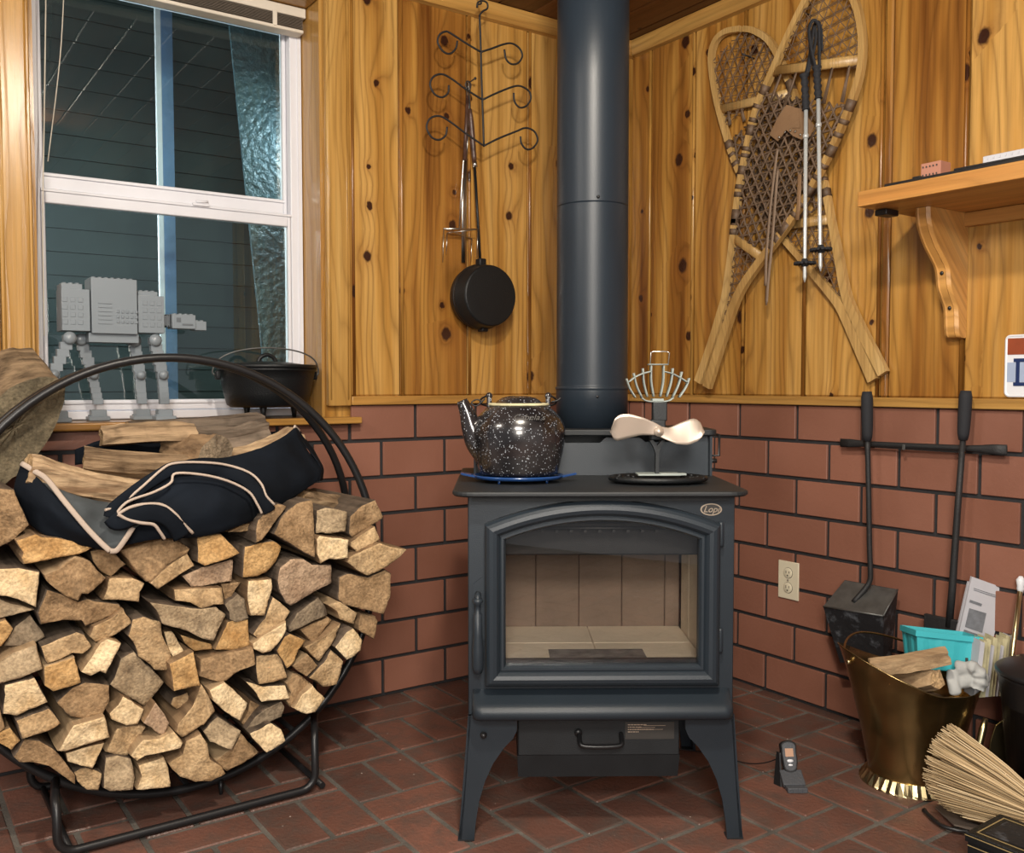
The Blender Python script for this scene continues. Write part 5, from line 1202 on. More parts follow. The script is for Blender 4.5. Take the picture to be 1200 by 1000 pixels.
# roasting fork
fk = thing('roasting_fork', 'thin steel camp fork with a square four-tine head hanging left of the pan', 'fork', tuple(onX(540, 290, .035)))
g = G(); g.tube([onX(547.5, 104, .038), onX(545, 160, .034), onX(541, 220, .032), onX(538.5, 268, .034)], .0026, 8); g.tube(smooth_path([onX(547.5, 104, .038), onX(549.5, 99, .04), onX(547.5, 95, .04), onX(545.5, 99, .04), onX(547.5, 104, .038)], 4), .002, 8); obj('shank', g, M['steel'], fk, world=True)
g = G(); g.tube([onX(548, 112, .040), onX(544.5, 188, .037)], [(.005), (.0065)], 10); obj('grip', g, M['brownwood'], fk, world=True)
g = G(); c_ = [onX(520, 268, .070), onX(560, 269, .070), onX(553, 280, .022), onX(524, 273, .022)]
g.tube([c_[0], c_[1]], .0026, 8); g.tube([c_[0], c_[2]], .0018, 6); g.tube([c_[3], c_[1]], .0018, 6)
for p, L_ in zip(c_, (.11, .095, .08, .07)): g.tube([p, p + V((.0, -.004, -L_))], [.0018, .0010], 6)
obj('tine_head', g, M['steel'], fk, world=True)
sk = G(); sk.tube([onX(546, 185, .023), onX(544, 240, .023), onX(543, 308, .023)], [(.0018, .007), (.0022, .010), (.0018, .008)], 8, flat=(1, 0, 0))
sk.tube([onX(549, 150, .026), onX(546.5, 186, .024)], .003, 8)
sk.tube(smooth_path([onX(549, 150, .026), onX(550, 120, .03), onX(549.5, 99, .044), onX(547.5, 95.5, .046), onX(546, 99, .044), onX(549, 118, .03)], 4), .0015, 6)
tag(obj('steel_skewer', sk, M['steel'], world=True), 'flat shiny steel skewer hanging between the fork and the pan handle', 'skewer')

# ================================================================= SNOWSHOES
def snowshoe(name, label, left, right, yo, toe_bar, tail_bar, mid, seed, tailL=None):
    """left/right rails as pixel traces from toe to tail, on a plane yo in front of the right wall"""
    t = thing(name, label, 'snowshoe', tuple(onY(left[-1][0], left[-1][1], yo)))
    Pl = smooth_path([onY(x, y, yo) for x, y in left], 6); Pr = smooth_path([onY(x, y, yo) for x, y in right], 6)
    for P_ in (Pl, Pr):
        g = G(); g.cur = random.random()
        nP = len(P_); g.tube(P_, [(.0135, .0135 + .0085 * max(0, (i / nP - .66) / .34) ** .45) for i in range(nP)], 4, flat=(0, 1, 0)); 
        for f in g.bm.faces: f.smooth = False
        obj('frame_rail', g, M['ash_wood'], t, world=True)
    # local axis
    def at(P_, f): k = f * (len(P_) - 1); i = min(int(k), len(P_) - 2); return P_[i].lerp(P_[i + 1], k - i)
    for (fa, fb) in (toe_bar, tail_bar):
        g = G(); a, b = at(Pl, fa), at(Pr, fb); g.cur = random.random(); g.tube([a, b], [(.006, .016)] * 2, 8, flat=(0, 1, 0)); obj('crossbar', g, M['ash_wood'], t, world=True)
    # lacing: three families of thongs clipped to the outline
    poly = [(p.x, p.z) for p in Pl] + [(p.x, p.z) for p in reversed(Pr)]
    def inside_segs(o, d):
        ts = []
        n = len(poly)
        for i in range(n):
            (x1, z1), (x2, z2) = poly[i], poly[(i + 1) % n]; ex, ez = x2 - x1, z2 - z1; den = d[0] * ez - d[1] * ex
            if abs(den) < 1e-9: continue
            tt = ((x1 - o[0]) * ez - (z1 - o[1]) * ex) / den; uu = ((x1 - o[0]) * d[1] - (z1 - o[1]) * d[0]) / den
            if 0 <= uu <= 1: ts.append(tt)
        ts.sort(); return [(ts[i], ts[i + 1]) for i in range(0, len(ts) - 1, 2)]
    a_mid = (at(Pl, 0) + at(Pr, 0)) / 2; b_mid = (at(Pl, 1) + at(Pr, 1)) / 2; ax = V((b_mid.x - a_mid.x, 0, b_mid.z - a_mid.z)).normalized()
    px_ = V((ax.z, 0, -ax.x)); Ltot = (b_mid - a_mid).length
    cut = []
    def barpos(f): q = (at(Pl, f[0]) + at(Pr, f[1])) / 2; return (q - a_mid).dot(ax)
    s1, s2 = barpos(toe_bar), barpos(tail_bar)
    rnd = random.Random(seed)
    def lace(lo, hi, sp, rad, angs, name_):
        g = G()
        for ai, ang in enumerate(angs):
            d3 = ax * math.cos(ang) + px_ * math.sin(ang); n3 = V((d3.z, 0, -d3.x)); k = -60
            while k < 60:
                for pair in ((0, .005) if rad < .002 and ai == 1 else (0,)):
                    o3 = a_mid + n3 * (k * sp + pair + rnd.uniform(-.0012, .0012))
                    for (ta_, tb_) in inside_segs((o3.x, o3.z), (d3.x, d3.z)):
                        A_, B_ = o3 + d3 * ta_, o3 + d3 * tb_; sa, sb = (A_ - a_mid).dot(ax), (B_ - a_mid).dot(ax)
                        if abs(sa - sb) < 1e-6:
                            if not (lo <= sa <= hi): continue
                        else:
                            f0, f1 = (lo - sa) / (sb - sa), (hi - sa) / (sb - sa)
                            if f0 > f1: f0, f1 = f1, f0
                            f0, f1 = max(0, f0), min(1, f1)
                            if f1 - f0 < .02: continue
                            A_, B_ = A_.lerp(B_, f0), A_.lerp(B_, f1)
                        if (A_ - B_).length < .012: continue
                        n_ = max(2, int((A_ - B_).length / .02)); w = .0022
                        P_ = [V((*(A_.lerp(B_, i / n_).xz.to_tuple(),),)) if False else A_.lerp(B_, i / n_) for i in range(n_ + 1)]
                        P_ = [V((p.x, yo + w * math.sin(i * PI + ai * 2), p.z)) for i, p in enumerate(P_)]
                        g.tube(P_, rad, 5)
                k += 1
        o = obj(name_, g, M['rawhide'], t, world=True); return o
    lace(.004, s1 - .004, .030, .0014, (0.05, 1.08, -1.02), 'toe_lacing')
    lace(s1 + mid[0], s2 - .01, mid[1], .0036, (0.25, 1.12, -.80), 'centre_lacing')
    lace(s2 + .006, min(Ltot, s2 + mid[2]), .028, .0014, (0.0, 1.05, -1.05), 'tail_lacing')
    # thongs running from the toe bar to the centre panel, and wraps round the rails
    for q in (.12, .3, .7, .88):
        g = G()
        for dd in (-.0032, .0032):
            A_ = at(Pl, toe_bar[0]).lerp(at(Pr, toe_bar[1]), q); c0_ = A_ + ax * mid[0] * 1.2 + px_ * (dd + (.5 - q) * .04); g.tube([A_, V((c0_.x, yo, c0_.z))], .0036, 6)
        obj('bridle_thong', g, M['rawhide'], t, world=True)
    def fr_at(P_, s):
        best = min(range(len(P_)), key=lambda i: abs((P_[i] - a_mid).dot(ax) - s)); return best / (len(P_) - 1)
    for P_ in (Pl, Pr):
        s = s1 + mid[0] - .01; k = 0
        while s < s2 - .02:
            f = fr_at(P_, s); w = .012 if k % 3 else .028; a, b = at(P_, f), at(P_, min(1, f + .0001 + w / max(.1, Ltot))); 
            if (b - a).length > .002: g = G(); g.tube([a, b], [(.0152, .0152)] * 2, 4, flat=(0, 1, 0)); obj('rail_wrapping', g, M['rawhide'], t, world=True)
            s += .034 if k % 3 else .055; k += 1
    return t, at, Pl, Pr, ax, a_mid
A_l = [(960, -22), (944, 2), (925, 40), (905, 85), (886, 130), (874, 180), (866, 225), (858, 290), (851, 345), (846, 365), (834, 405), (819, 448)]
A_r = [(964, -22), (985, -20), (1001, 0), (1009, 28), (1011, 60), (1006, 95), (990, 140), (970, 185), (948, 225), (925, 262), (890, 308), (866, 345), (848, 395), (829, 454)]
B_l = [(868, 34), (850, 38), (838, 50), (834, 72), (840, 115), (852, 160), (862, 190), (880, 228), (915, 275), (947, 312), (975, 345), (987, 362), (1002, 395), (1024, 446)]
B_r = [(872, 34), (886, 37), (905, 52), (925, 95), (940, 140), (955, 180), (966, 215), (974, 255), (984, 305), (992, 345), (1004, 375), (1036, 438)]
sb, *_ = snowshoe('snowshoe', 'rear wooden snowshoe leaning left with its rounded toe at the upper left', B_l, B_r, -.034, (.33, .30), (.60, .64), (.05, .030, .32), 3)
sa, atA, PlA, PrA, axA, aA = snowshoe('snowshoe', 'front wooden snowshoe leaning right with a leather binding, toe cut by the photo top', A_l, A_r, -.068, (.27, .33), (.62, .76), (.095, .030, .26), 5)
# binding
yb_ = -.084
g = G(); g.prism([onY(x, y, yb_) for x, y in ((922, 123), (940, 128), (955, 148), (950, 160), (940, 164), (930, 160), (922, 152), (912, 166), (902, 158), (912, 138))], (0, -.003, 0), bevel=.001); g.prism([onY(x, y, yb_ - .004) for x, y in ((926, 128), (936, 128), (938, 150), (928, 150))], (0, -.002, 0)); obj('toe_binding', g, M['leather'], sa, world=True)
g = G()
for x, y in ((920, 155), (926, 153), (932, 154), (913, 161), (938, 158)): g.lathe([(.002, 0), (.004, .001), (.002, .003)], 10, Matrix.Translation(onY(x, y, yb_ - .006)) @ Matrix.Rotation(PI / 2, 4, 'X'))
obj('eyelets', g, M['steel'], sa, world=True)
g = G(); g.tube(smooth_path([onY(x, y, -.086) for x, y in ((911, 175), (907, 205), (902, 250), (898, 300), (897, 335))], 5), [(.0015, .006)] * 21, 6, flat=(0, 1, 0)); g.tube(smooth_path([onY(x, y, -.082) for x, y in ((911, 200), (908, 240), (904, 290), (900, 330), (898, 358))], 5), [(.0015, .0065)] * 20 + [(.0015, .002)], 6, flat=(0, 1, 0)); obj('leather_strap', g, M['strapm'], sa, world=True)
g = G(); P_ = [onY(x, y, -.082) for x, y in ((937, 205), (936, 240), (934, 258))]; g.tube(P_, [(.002, .008)] * 3, 8, flat=(0, 1, 0)); obj('leather_strap', g, M['leather'], sa, world=True)
for (x, y) in ((888, 70), (955, 20)):
    g = G(); p = onY(x, y, 0); g.tube([V((p.x, -.017, p.z)), V((p.x, -.075, p.z + .004))], .0025, 8); tag(obj('wall_nail', g, M['wrought'], world=True), 'small nail in the right pine wall carrying the ' + ('rear snowshoe' if x < 900 else 'front snowshoe and ski poles'), 'nail')

# ================================================================= SKI POLES
def pole(label, gt, gb, tip, basket, yo, loops):
    t = thing('ski_pole', label, 'ski pole', tuple(onY(*tip, yo)), group=None)
    A_, B_ = onY(*gt, yo), onY(*gb, yo); g = G(); n = 22; g.tube([A_.lerp(B_, k / n) for k in range(n + 1)], [.014 if k < 2 else .0105 + .0016 * math.sin(k * 1.5) for k in range(n + 1)], 12); obj('grip', g, M['rubber'], t, world=True)
    C_ = onY(*tip, yo); g = G(); g.tube([B_, B_.lerp(C_, .97), C_], [.0062, .0055, .0015], 12); q = B_.lerp(C_, .14); g.tube([q, q + (C_ - B_).normalized() * .012], .0085, 12); obj('shaft', g, M['alu'], t, world=True)
    D_ = onY(*basket, yo); g = G(); d = (C_ - B_).normalized(); qt = d.to_track_quat('Z', 'Y').to_matrix().to_4x4(); T_ = Matrix.Translation(D_) @ qt
    g.lathe([(.008, -.012), (.012, .0), (.010, .008), (.007, .012)], 12, T_)
    for k in range(16):
        a = 2 * PI * k / 16; g.tube([T_ @ V((.010 * math.cos(a), .010 * math.sin(a), 0)), T_ @ V((.032 * math.cos(a), .032 * math.sin(a), .002))], [.0035, .0045], 6)
    obj('basket', g, M['rubber'], t, world=True)
    g = G()
    for lp in loops: P_ = smooth_path([onY(x, y, yo + dy) for x, y, dy in lp], 5); g.tube(P_, [(.0014, .006)] * len(P_), 6, flat=(0, 1, .3))
    obj('wrist_strap', g, M['rubber'], t, world=True); return t
pole('right ski pole with black grip and strap, tip a little higher', (957, 78), (959, 116), (961.5, 318), (962, 292), -.118, [[(957, 84, 0), (951, 60, -.01), (948, 35, -.012), (953, 24, -.01), (959, 30, 0), (960, 55, 0), (960, 84, 0)], [(956, 84, .01), (950, 64, .012), (951, 40, .015), (957, 26, .012), (962, 34, .01), (963, 60, .01)]])
pole('left ski pole with black grip, lower basket, hanging over the front snowshoe', (942.5, 87), (944.5, 129), (943, 331), (943, 308), -.118, [[(943, 93, .012), (948, 70, .014), (952, 44, .012), (954, 30, .012), (956, 44, .014), (951, 70, .016), (945, 90, .014)]])

# ================================================================= SHELF
SH0, SHT, SHB = 1.24, 1.513, 1.474
sh = thing('wall_shelf', 'thick pine shelf with a scrolled bracket on the right wall', 'shelf', (SH0, -.17, SHB))
g = G(); g.cur = .7; g.box(((SH0 + 2.35) / 2, -.1785, (SHT + SHB) / 2), (2.35 - SH0, .321, SHT - SHB), bevel=.002); obj('board', g, M['pine_shelf'], sh, world=True)
g = G(); g.cur = .55; g.box(((SH0 + .09 + 2.3) / 2, -.0285, SHB - .019), (2.3 - SH0 - .09, .021, .036), bevel=.001); obj('wall_cleat', g, M['pine_shelf'], sh, world=True)
bp_ = [(-.018, SHB - .0005), (-.018, 1.145), (-.030, 1.142), (-.052, 1.146), (-.060, 1.165), (-.063, 1.20), (-.068, 1.225), (-.085, 1.25), (-.100, 1.275), (-.105, 1.30), (-.112, 1.325), (-.135, 1.350), (-.165, 1.380), (-.190, 1.415), (-.202, 1.445), (-.205, SHB - .0005)]
ol = [(y, z) for y, z in bp_[:2]]; cs = smooth_path([(y, 0, z) for y, z in bp_[2:]], 4); ol += [(p.x, p.z) for p in cs]
XB = 1.335
def brk(w, ins):
    c = (-.09, 1.36)
    return [V((w, y + (ins if y < -.02 else 0), z)) for y, z in ol]
g = G(); g.cur = .6
g.loft([brk(XB - .021, .007), brk(XB - .021, .006), brk(XB - .012, .0), brk(XB - .009, .003), brk(XB + .009, .003), brk(XB + .012, 0), brk(XB + .021, .006)], cap0=True, cap1=True, smooth=False); br = obj('scroll_bracket', g, M['pine_shelf'], sh, world=True)
for y, z in ((-.106, 1.312), (-.066, 1.222)):
    g = G(); g.lathe([(0, .003), (.004, .0025), (.0055, 0)], 10, Matrix.Translation((XB, y, z)) @ Matrix.Rotation(-PI / 2, 4, 'Y') @ Matrix.Rotation(PI / 2, 4, 'X')); obj('screw', g, M['black'], br, world=True)
g = G(); q = onZ(1060, 250, SHB); g.box((1.262, -.245, SHB - .009), (.035, .055, .016), bevel=.003); tag(obj('cable_clip', g, M['black'], world=True), 'small black clip stuck under the left end of the shelf', 'clip')
# toy track and buildings on the shelf
y_t = -.30
g = G(); g.box((1.62, y_t, SHT + .0045), (.62, .060, .008), bevel=.0015); g.box((1.62 + .09, y_t, SHT + .0115), (.44, .052, .005), bevel=.001); g.box((1.39, y_t, SHT + .010), (.02, .04, .010), bevel=.001)
tag(obj('toy_track', g, M['black'], world=True), 'flat black plastic strip lying along the front edge of the shelf', 'toy track')
bx = thing('toy_brick_house', 'small pink-red toy brick building on the black strip on the shelf', 'toy house', (1.40, -.27, SHT + .0005))
g = G(); g.box((1.395, -.243, SHT + .028), (.052, .045, .055), bevel=.001); g.box((1.355, -.250, SHT + .012), (.028, .03, .022), bevel=.001); obj('house_body', g, M['clay'], bx, world=True)
g = G()
for k in range(5):
    for zz in (.046, .026): g.box((1.375 + k * .009, -.2665, SHT + zz), (.003, .002, .004))
g.box((1.3825, -.2665, SHT + .009), (.009, .002, .014)); g.box((1.352, -.2655, SHT + .008), (.008, .002, .014)); obj('window_and_door', g, M['slot'], bx, world=True)
g = G(); g.box((1.68, y_t + .005, SHT + .0235), (.26, .03, .018), bevel=.002)
for k in range(18): g.box((1.562 + k * .014, y_t - .0105, SHT + .026), (.004, .002, .005))
tag(obj('toy_rail_car', g, M['paper'], world=True), 'long flat pale grey toy on the black strip at the right photo edge', 'toy')

# license plate
pl_ = thing('license_plate', 'white and blue licence plate with a rust-red top band on the right wall', 'licence plate', (1.615, -.0195, .985))
def plate_ring(x0, x1, z0, z1, r, y, n=6):
    P_ = []
    for cx, cz, a in ((x1 - r, z1 - r, 0), (x0 + r, z1 - r, PI / 2), (x0 + r, z0 + r, PI), (x1 - r, z0 + r, 1.5 * PI)):
        for k in range(n + 1): t = a + PI / 2 * k / n; P_.append(V((cx + r * math.cos(t), y, cz + r * math.sin(t))))
    return P_
x0, x1, z0, z1 = 1.462, 1.768, .986, 1.146
g = G(); g.loft([plate_ring(x0, x1, z0, z1, .014, -.0185), plate_ring(x0, x1, z0, z1, .014, -.021), plate_ring(x0 + .003, x1 - .003, z0 + .003, z1 - .003, .012, -.0225), plate_ring(x0 + .006, x1 - .006, z0 + .006, z1 - .006, .010, -.0205)], cap0=True, cap1=True, smooth=False); obj('plate', g, M['white'], pl_, world=True)
g = G(); g.box(((x0 + x1) / 2, -.0212, 1.116), (x1 - x0 - .014, .001, .042)); obj('red_band', g, M['rust'], pl_, world=True)
g = G(); g.box(((x0 + x1) / 2, -.0211, 1.050), (x1 - x0 - .014, .0008, .05)); obj('blue_band', g, plain('pale_blue_enamel', (.36, .44, .60), .4), pl_, world=True)
g = G(); lx, lz, s_, w_ = 1.490, 1.015, .070, .009
def bar(x, z, dx, dz): g.box((x + dx / 2, -.0222, z + dz / 2), (dx, .0016, dz))
bar(lx - .004, lz, .036, w_); bar(lx - .004, lz + s_ - w_, .036, w_); bar(lx + .002, lz + w_, w_, s_ - 2 * w_)
g.tube([(lx + .030, -.0222, lz + w_ / 2), (lx + .040, -.0222, lz + .012), (lx + .041, -.0222, lz + s_ - .012), (lx + .030, -.0222, lz + s_ - w_ / 2)], [(.0008, w_ / 2)] * 4, 6, flat=(0, 1, 0)); obj('letter_d', g, M['navy'], pl_, world=True)

# outlet
ou = thing('wall_outlet', 'ivory duplex power outlet on the brick right of the stove', 'outlet', (.783, -.0145, .33))
g = G(); g.box((.783, -.0175, .388), (.080, .006, .122), bevel=.002); obj('cover_plate', g, M['ivory'], ou, world=True)
for z in (.412, .364):
    g = G(); g.lathe([(.0168, 0), (.0168, .0025), (.0155, .0032), (0, .0032)], 24, Matrix.Translation((.783, -.0205, z)) @ Matrix.Rotation(PI / 2, 4, 'X')); s1_ = obj('socket', g, M['ivory'], ou, world=True)
    g = G(); g.box((.777, -.0239, z + .003), (.002, .001, .008)); g.box((.789, -.0239, z + .003), (.002, .001, .007)); g.lathe([(.0025, 0), (.0025, .001), (0, .001)], 10, Matrix.Translation((.783, -.0235, z - .008)) @ Matrix.Rotation(PI / 2, 4, 'X')); g.tube([V((.783 + .0172 * math.cos(k * PI / 12), -.0206, z + .0172 * math.sin(k * PI / 12))) for k in range(24)], .0008, 6, closed=True); obj('slots', g, M['slot'], s1_, world=True)
g = G(); g.lathe([(.003, 0), (.003, .0014), (0, .0016)], 12, Matrix.Translation((.783, -.0205, .388)) @ Matrix.Rotation(PI / 2, 4, 'X')); obj('plate_screw', g, M['steel'], ou, world=True)

# ================================================================= HANGING HEARTH TOOLS
tb = thing('tool_bar', 'dark iron bar with flattened ends on the brick wall holding the hearth tools', 'tool rail', tuple(onY(1080, 528, -.045)))
a, b = onY(985, 519, -.045), onY(1180, 527.5, -.045); d_ = (b - a)
g = G(); fr_ = (0, .07, .14, .2, .5, .8, .87, .93, 1); g.tube([a + d_ * f for f in fr_], [(.003, .013), (.003, .013), (.006, .010), (.0075, .0085), (.008, .008), (.0075, .0085), (.006, .011), (.003, .014), (.003, .014)], 10, flat=(0, 1, 0)); obj('bar', g, M['wrought'], tb, world=True)
for f in (.1, .9):
    g = G(); p = a + d_ * f; g.tube([V((p.x, -.0145, p.z)), V((p.x, p.y, p.z))], .006, 8); obj('standoff', g, M['wrought'], tb, world=True)
g = G(); p = a + d_ * .43; g.box((p.x, p.y - .0095, p.z - .004), (.008, .006, .016), bevel=.001); obj('screw_tab', g, M['zinc'], tb, world=True)
shv = thing('ash_shovel', 'black ash shovel with a boxy sooty scoop hanging on the brick wall', 'shovel', tuple(onY(1000, 778, -.09)))
yg = -.072
A_, B_ = onY(1016, 459, yg), onY(1016.5, 517, yg); g = G(); g.tube([A_.lerp(B_, k / 8) for k in range(9)], [.013, .0165, .0165, .0165, .0165, .016, .0155, .0145, .011], 14); obj('grip', g, M['rubber'], shv, world=True)
g = G(); P_ = [onY(1016.5, 515, yg), onY(1018, 580, yg), onY(1019, 640, yg), onY(1020, 668, yg), onY(1019.5, 680, yg), onY(1014, 690, yg - .01), onY(1000, 706, -.11)]; g.tube(smooth_path(P_, 5), .0075, 12); obj('shaft', g, M['wrought'], shv, world=True)
# scoop: sloping top plate and open-bottomed front pan
t0, t1 = onY(990, 680, -.055), onY(1052, 691, -.055); f0, f1 = onY(965, 711, -.135), onY(1035, 722, -.135)
bz0, bz1 = onY(985, 777, -.10), onY(1035, 772, -.10)
g = G(); g.prism([t0, t1, f1, f0], (0, .0, -.003)); obj('back_plate', g, M['zinc'], shv, world=True)
g = G(); b0b, b1b = V((t0.x + .02, -.05, bz0.z + .03)), V((t1.x - .02, -.05, bz0.z + .03))
g.poly([f0, f1, bz1, bz0, t0, t1, b1b, b0b], [(0, 1, 2, 3), (0, 3, 7, 4), (1, 5, 6, 2), (4, 7, 6, 5)])
pn = obj('pan', g, M['soot'], shv, world=True); md = pn.modifiers.new('thickness', 'SOLIDIFY'); md.thickness = .002; md.offset = 0
g = G(); g.tube([f0, f1], .003, 8); g.tube([f1, t1], .0025, 8); obj('rolled_edge', g, M['zinc'], shv, world=True)
rk = thing('ash_rake', 'long black ash rake hanging on the brick wall behind the coal scuttle', 'hearth rake', tuple(onY(1105, 735, -.07)))
A_, B_ = onY(1132, 458, yg), onY(1128.5, 516, yg); g = G(); g.tube([A_.lerp(B_, k / 8) for k in range(9)], [.013, .0165, .0165, .0165, .0165, .016, .0155, .0145, .011], 14); obj('grip', g, M['rubber'], rk, world=True)
g = G(); g.tube([onY(1128.5, 515, yg), onY(1122, 600, yg), onY(1116, 690, yg), onY(1112, 735, yg)], [.0075, .0085, .0095, .0095], 12); obj('shaft', g, M['wrought'], rk, world=True)
g = G(); p = onY(1104, 733, yg); g.box((p.x - .0, p.y, p.z), (.10, .012, .045), bevel=.002); obj('blade', g, M['wrought'], rk, world=True)

# ================================================================= COAL SCUTTLE
SCX, SCY = 1.372, -.262
sc = thing('brass_coal_scuttle', 'tarnished brass coal scuttle holding kindling, newspapers and a teal basket', 'coal scuttle', (SCX, SCY, 0), math.radians(55.2))
# local x = to the photo's right, y = away from the camera
def ring_sc(rx, ry, z, n=56, rise=0, dip=0, push=0):
    P_ = []
    for k in range(n):
        a = 2 * PI * k / n; c, s = math.cos(a), math.sin(a)
        zz = z + rise * max(0, -c) ** 1.5 * 1.0 + dip * max(0, -s) ** 1.2 * max(0, min(1, (c + .35)))
        P_.append(V((c * rx - push * max(0, -c) ** 2, s * ry, zz)))
    return P_
g = G()
g.loft([ring_sc(.105, .100, .028), ring_sc(.112, .106, .07), ring_sc(.126, .118, .13, rise=.01), ring_sc(.142, .130, .19, rise=.03, push=.004), ring_sc(.156, .140, .245, rise=.055, dip=-.012, push=.012), ring_sc(.164, .146, .272, rise=.075, dip=-.02, push=.02), ring_sc(.167, .149, .276, rise=.077, dip=-.02, push=.022), ring_sc(.163, .145, .276, rise=.076, dip=-.02, push=.02), ring_sc(.150, .134, .235, rise=.05, push=.01), ring_sc(.11, .10, .08), ring_sc(.09, .085, .04)], cap1=True)
obj('bucket', g, M['brass_old'], sc)
g = G(); n = 72
def flute(r, z, am): return [V(((r + am * (1 if k % 2 else -1)) * math.cos(2 * PI * k / n), (r * .95 + am * (1 if k % 2 else -1)) * math.sin(2 * PI * k / n), z)) for k in range(n)]
g.loft([flute(.10, .030, .0), flute(.108, .028, .001), flute(.124, .006, .0022), flute(.126, .001, .001), flute(.118, .001, 0)], cap0=True, smooth=False); obj('fluted_foot', g, M['brass'], sc)
g = G(); P_ = [V((-.170, -.03, .325)), V((-.172, .01, .335)), V((-.150, .06, .348)), V((-.115, .10, .355)), V((-.075, .125, .352)), V((-.02, .14, .34)), V((.06, .145, .315)), V((.14, .11, .29)), V((.165, .02, .275))]; g.tube(smooth_path(P_, 6), .003, 8); obj('bail_handle', g, M['brass_old'], sc)
g = G()
for p in (V((-.176, -.03, .318)), V((.168, .02, .268))): g.lathe([(0, -.006), (.006, -.004), (.006, .004), (0, .006)], 12, Matrix.Translation(p) @ Matrix.Rotation(PI / 2, 4, 'Y'))
obj('pivot', g, M['brass'], sc)
KG = 'pieces of kindling in the brass scuttle'
DS = 2.34
log_axis(onF(1020, 782, DS - .04), onF(1112, 768, DS - .10), .024, 'tan', 'side_light', 'pale straight kindling piece on top in the scuttle, in front of the teal basket', seed=61, n=4, irr=.04, group=KG, name='kindling', taper=1.0, roll=.6)
log_axis(onF(1045, 800, DS + .02), onF(1098, 796, DS - .09), .026, 'tan', 'side_light', 'lower kindling piece with a splintered end under the straight one in the scuttle', seed=66, n=5, irr=.3, group=KG, name='kindling', taper=.95)
# fill under the contents so that they rest on something real: crumpled paper down in the bucket
g = G(); g.lathe([(0, .05), (.10, .05), (.11, .10), (.12, .17), (.115, .20), (.07, .215), (0, .205)], 28, MATS[sc.name], sy=.9)
for v in g.bm.verts: v.co += V((noise.noise(v.co * 30), noise.noise(v.co * 30 + V((9, 0, 0))), noise.noise(v.co * 26 + V((0, 7, 0))))) * .010
tag(obj('crumpled_paper', g, M['rawhide'], world=True), 'dark crumpled paper filling the inside of the brass scuttle under the kindling', 'paper')
# teal berry basket
tbk = thing('teal_berry_basket', 'small ribbed turquoise plastic berry basket tilted in the scuttle', 'basket', tuple(onF(1100, 785, DS + .03)), math.radians(50))
BT = MATS[tbk.name]; tb0 = BT @ Matrix.Rotation(math.radians(4), 4, 'Y')
cB = onF(1101, 760, DS + .04)
Tb = Matrix.Translation(cB) @ Matrix.Rotation(math.radians(50), 4, 'Z') @ Matrix.Rotation(math.radians(5), 4, 'Y') @ Matrix.Rotation(math.radians(-8), 4, 'X')
def brg(wx, wy, z, rib=0, n=40):
    P_ = []
    for k in range(n):
        f = 4 * k / n; s = int(f); t = f - s; off = rib * (1 if (k % 5) in (2, 3) else 0)
        if s == 0: q = (-wx + 2 * wx * t, -wy + off)
        elif s == 1: q = (wx - off, -wy + 2 * wy * t)
        elif s == 2: q = (wx - 2 * wx * t, wy - off)
        else: q = (-wx + off, wy - 2 * wy * t)
        P_.append(Tb @ V((q[0] * .82, q[1] * .85, z)))
    return P_
g = G(); g.loft([brg(.080, .056, -.050), brg(.082, .058, -.048, .003), brg(.094, .066, .026, .003), brg(.096, .068, .030), brg(.100, .071, .030), brg(.100, .071, .044), brg(.096, .068, .044), brg(.092, .064, .03), brg(.078, .054, -.044)], cap0=True, cap1=True, smooth=False); obj('tub', g, M['teal'], tbk, world=True)
g = G()
for (x, z) in ((.048, -.018), (.052, -.030)): g.box(Tb @ V((x, -.0525, z)), (.006, .003, .014), rot=Matrix.Rotation(math.radians(50), 3, 'Z'))
obj('vent_slot', g, M['slot'], tbk, world=True)
# glove
cG = onF(1130, 795, DS - .06)
g = G(); g.lathe([(0, -.034), (.018, -.032), (.030, -.018), (.033, .0), (.028, .02), (.016, .031), (0, .034)], 20, Matrix.Translation(cG) @ Matrix.Rotation(math.radians(50), 4, 'Z') @ Matrix.Rotation(math.radians(65), 4, 'Y'), sx=.8, sy=.8)
g.tube(smooth_path([cG + RT * -.02 + V((0, 0, .024)), cG + RT * .012 + V((0, 0, .032)) - FW * .02, cG + RT * .028 + V((0, 0, .01)) - FW * .026, cG + RT * .02 + V((0, 0, -.02)) - FW * .026], 5), [.016 + .004 * math.sin(k * 1.7) for k in range(16)], 12)
g.tube(smooth_path([cG + RT * .02 + V((0, 0, -.0)), cG + RT * .045 + V((0, 0, .004)), cG + RT * .055 + V((0, 0, -.015))], 5), [.013] * 10 + [.008], 12)
g.tube(smooth_path([cG + RT * -.03 + V((0, 0, .018)), cG + RT * -.034 + V((0, 0, -.01)) - FW * .015, cG + RT * -.028 + V((0, 0, -.035)) - FW * .02], 5), [.014] * 10 + [.009], 12)
for v in g.bm.verts: v.co += V((noise.noise(v.co * 60), noise.noise(v.co * 60 + V((9, 0, 0))), noise.noise(v.co * 50 + V((0, 7, 0))))) * .004
gl_ = obj('work_glove', g, M['glove'], world=True); md = gl_.modifiers.new('fuse', 'REMESH'); md.mode = 'VOXEL'; md.voxel_size = .0028; md.use_smooth_shade = True; md = gl_.modifiers.new('soften', 'SMOOTH'); md.iterations = 6; md.factor = .5
tag(gl_, 'crumpled light grey work glove below the teal basket', 'glove')
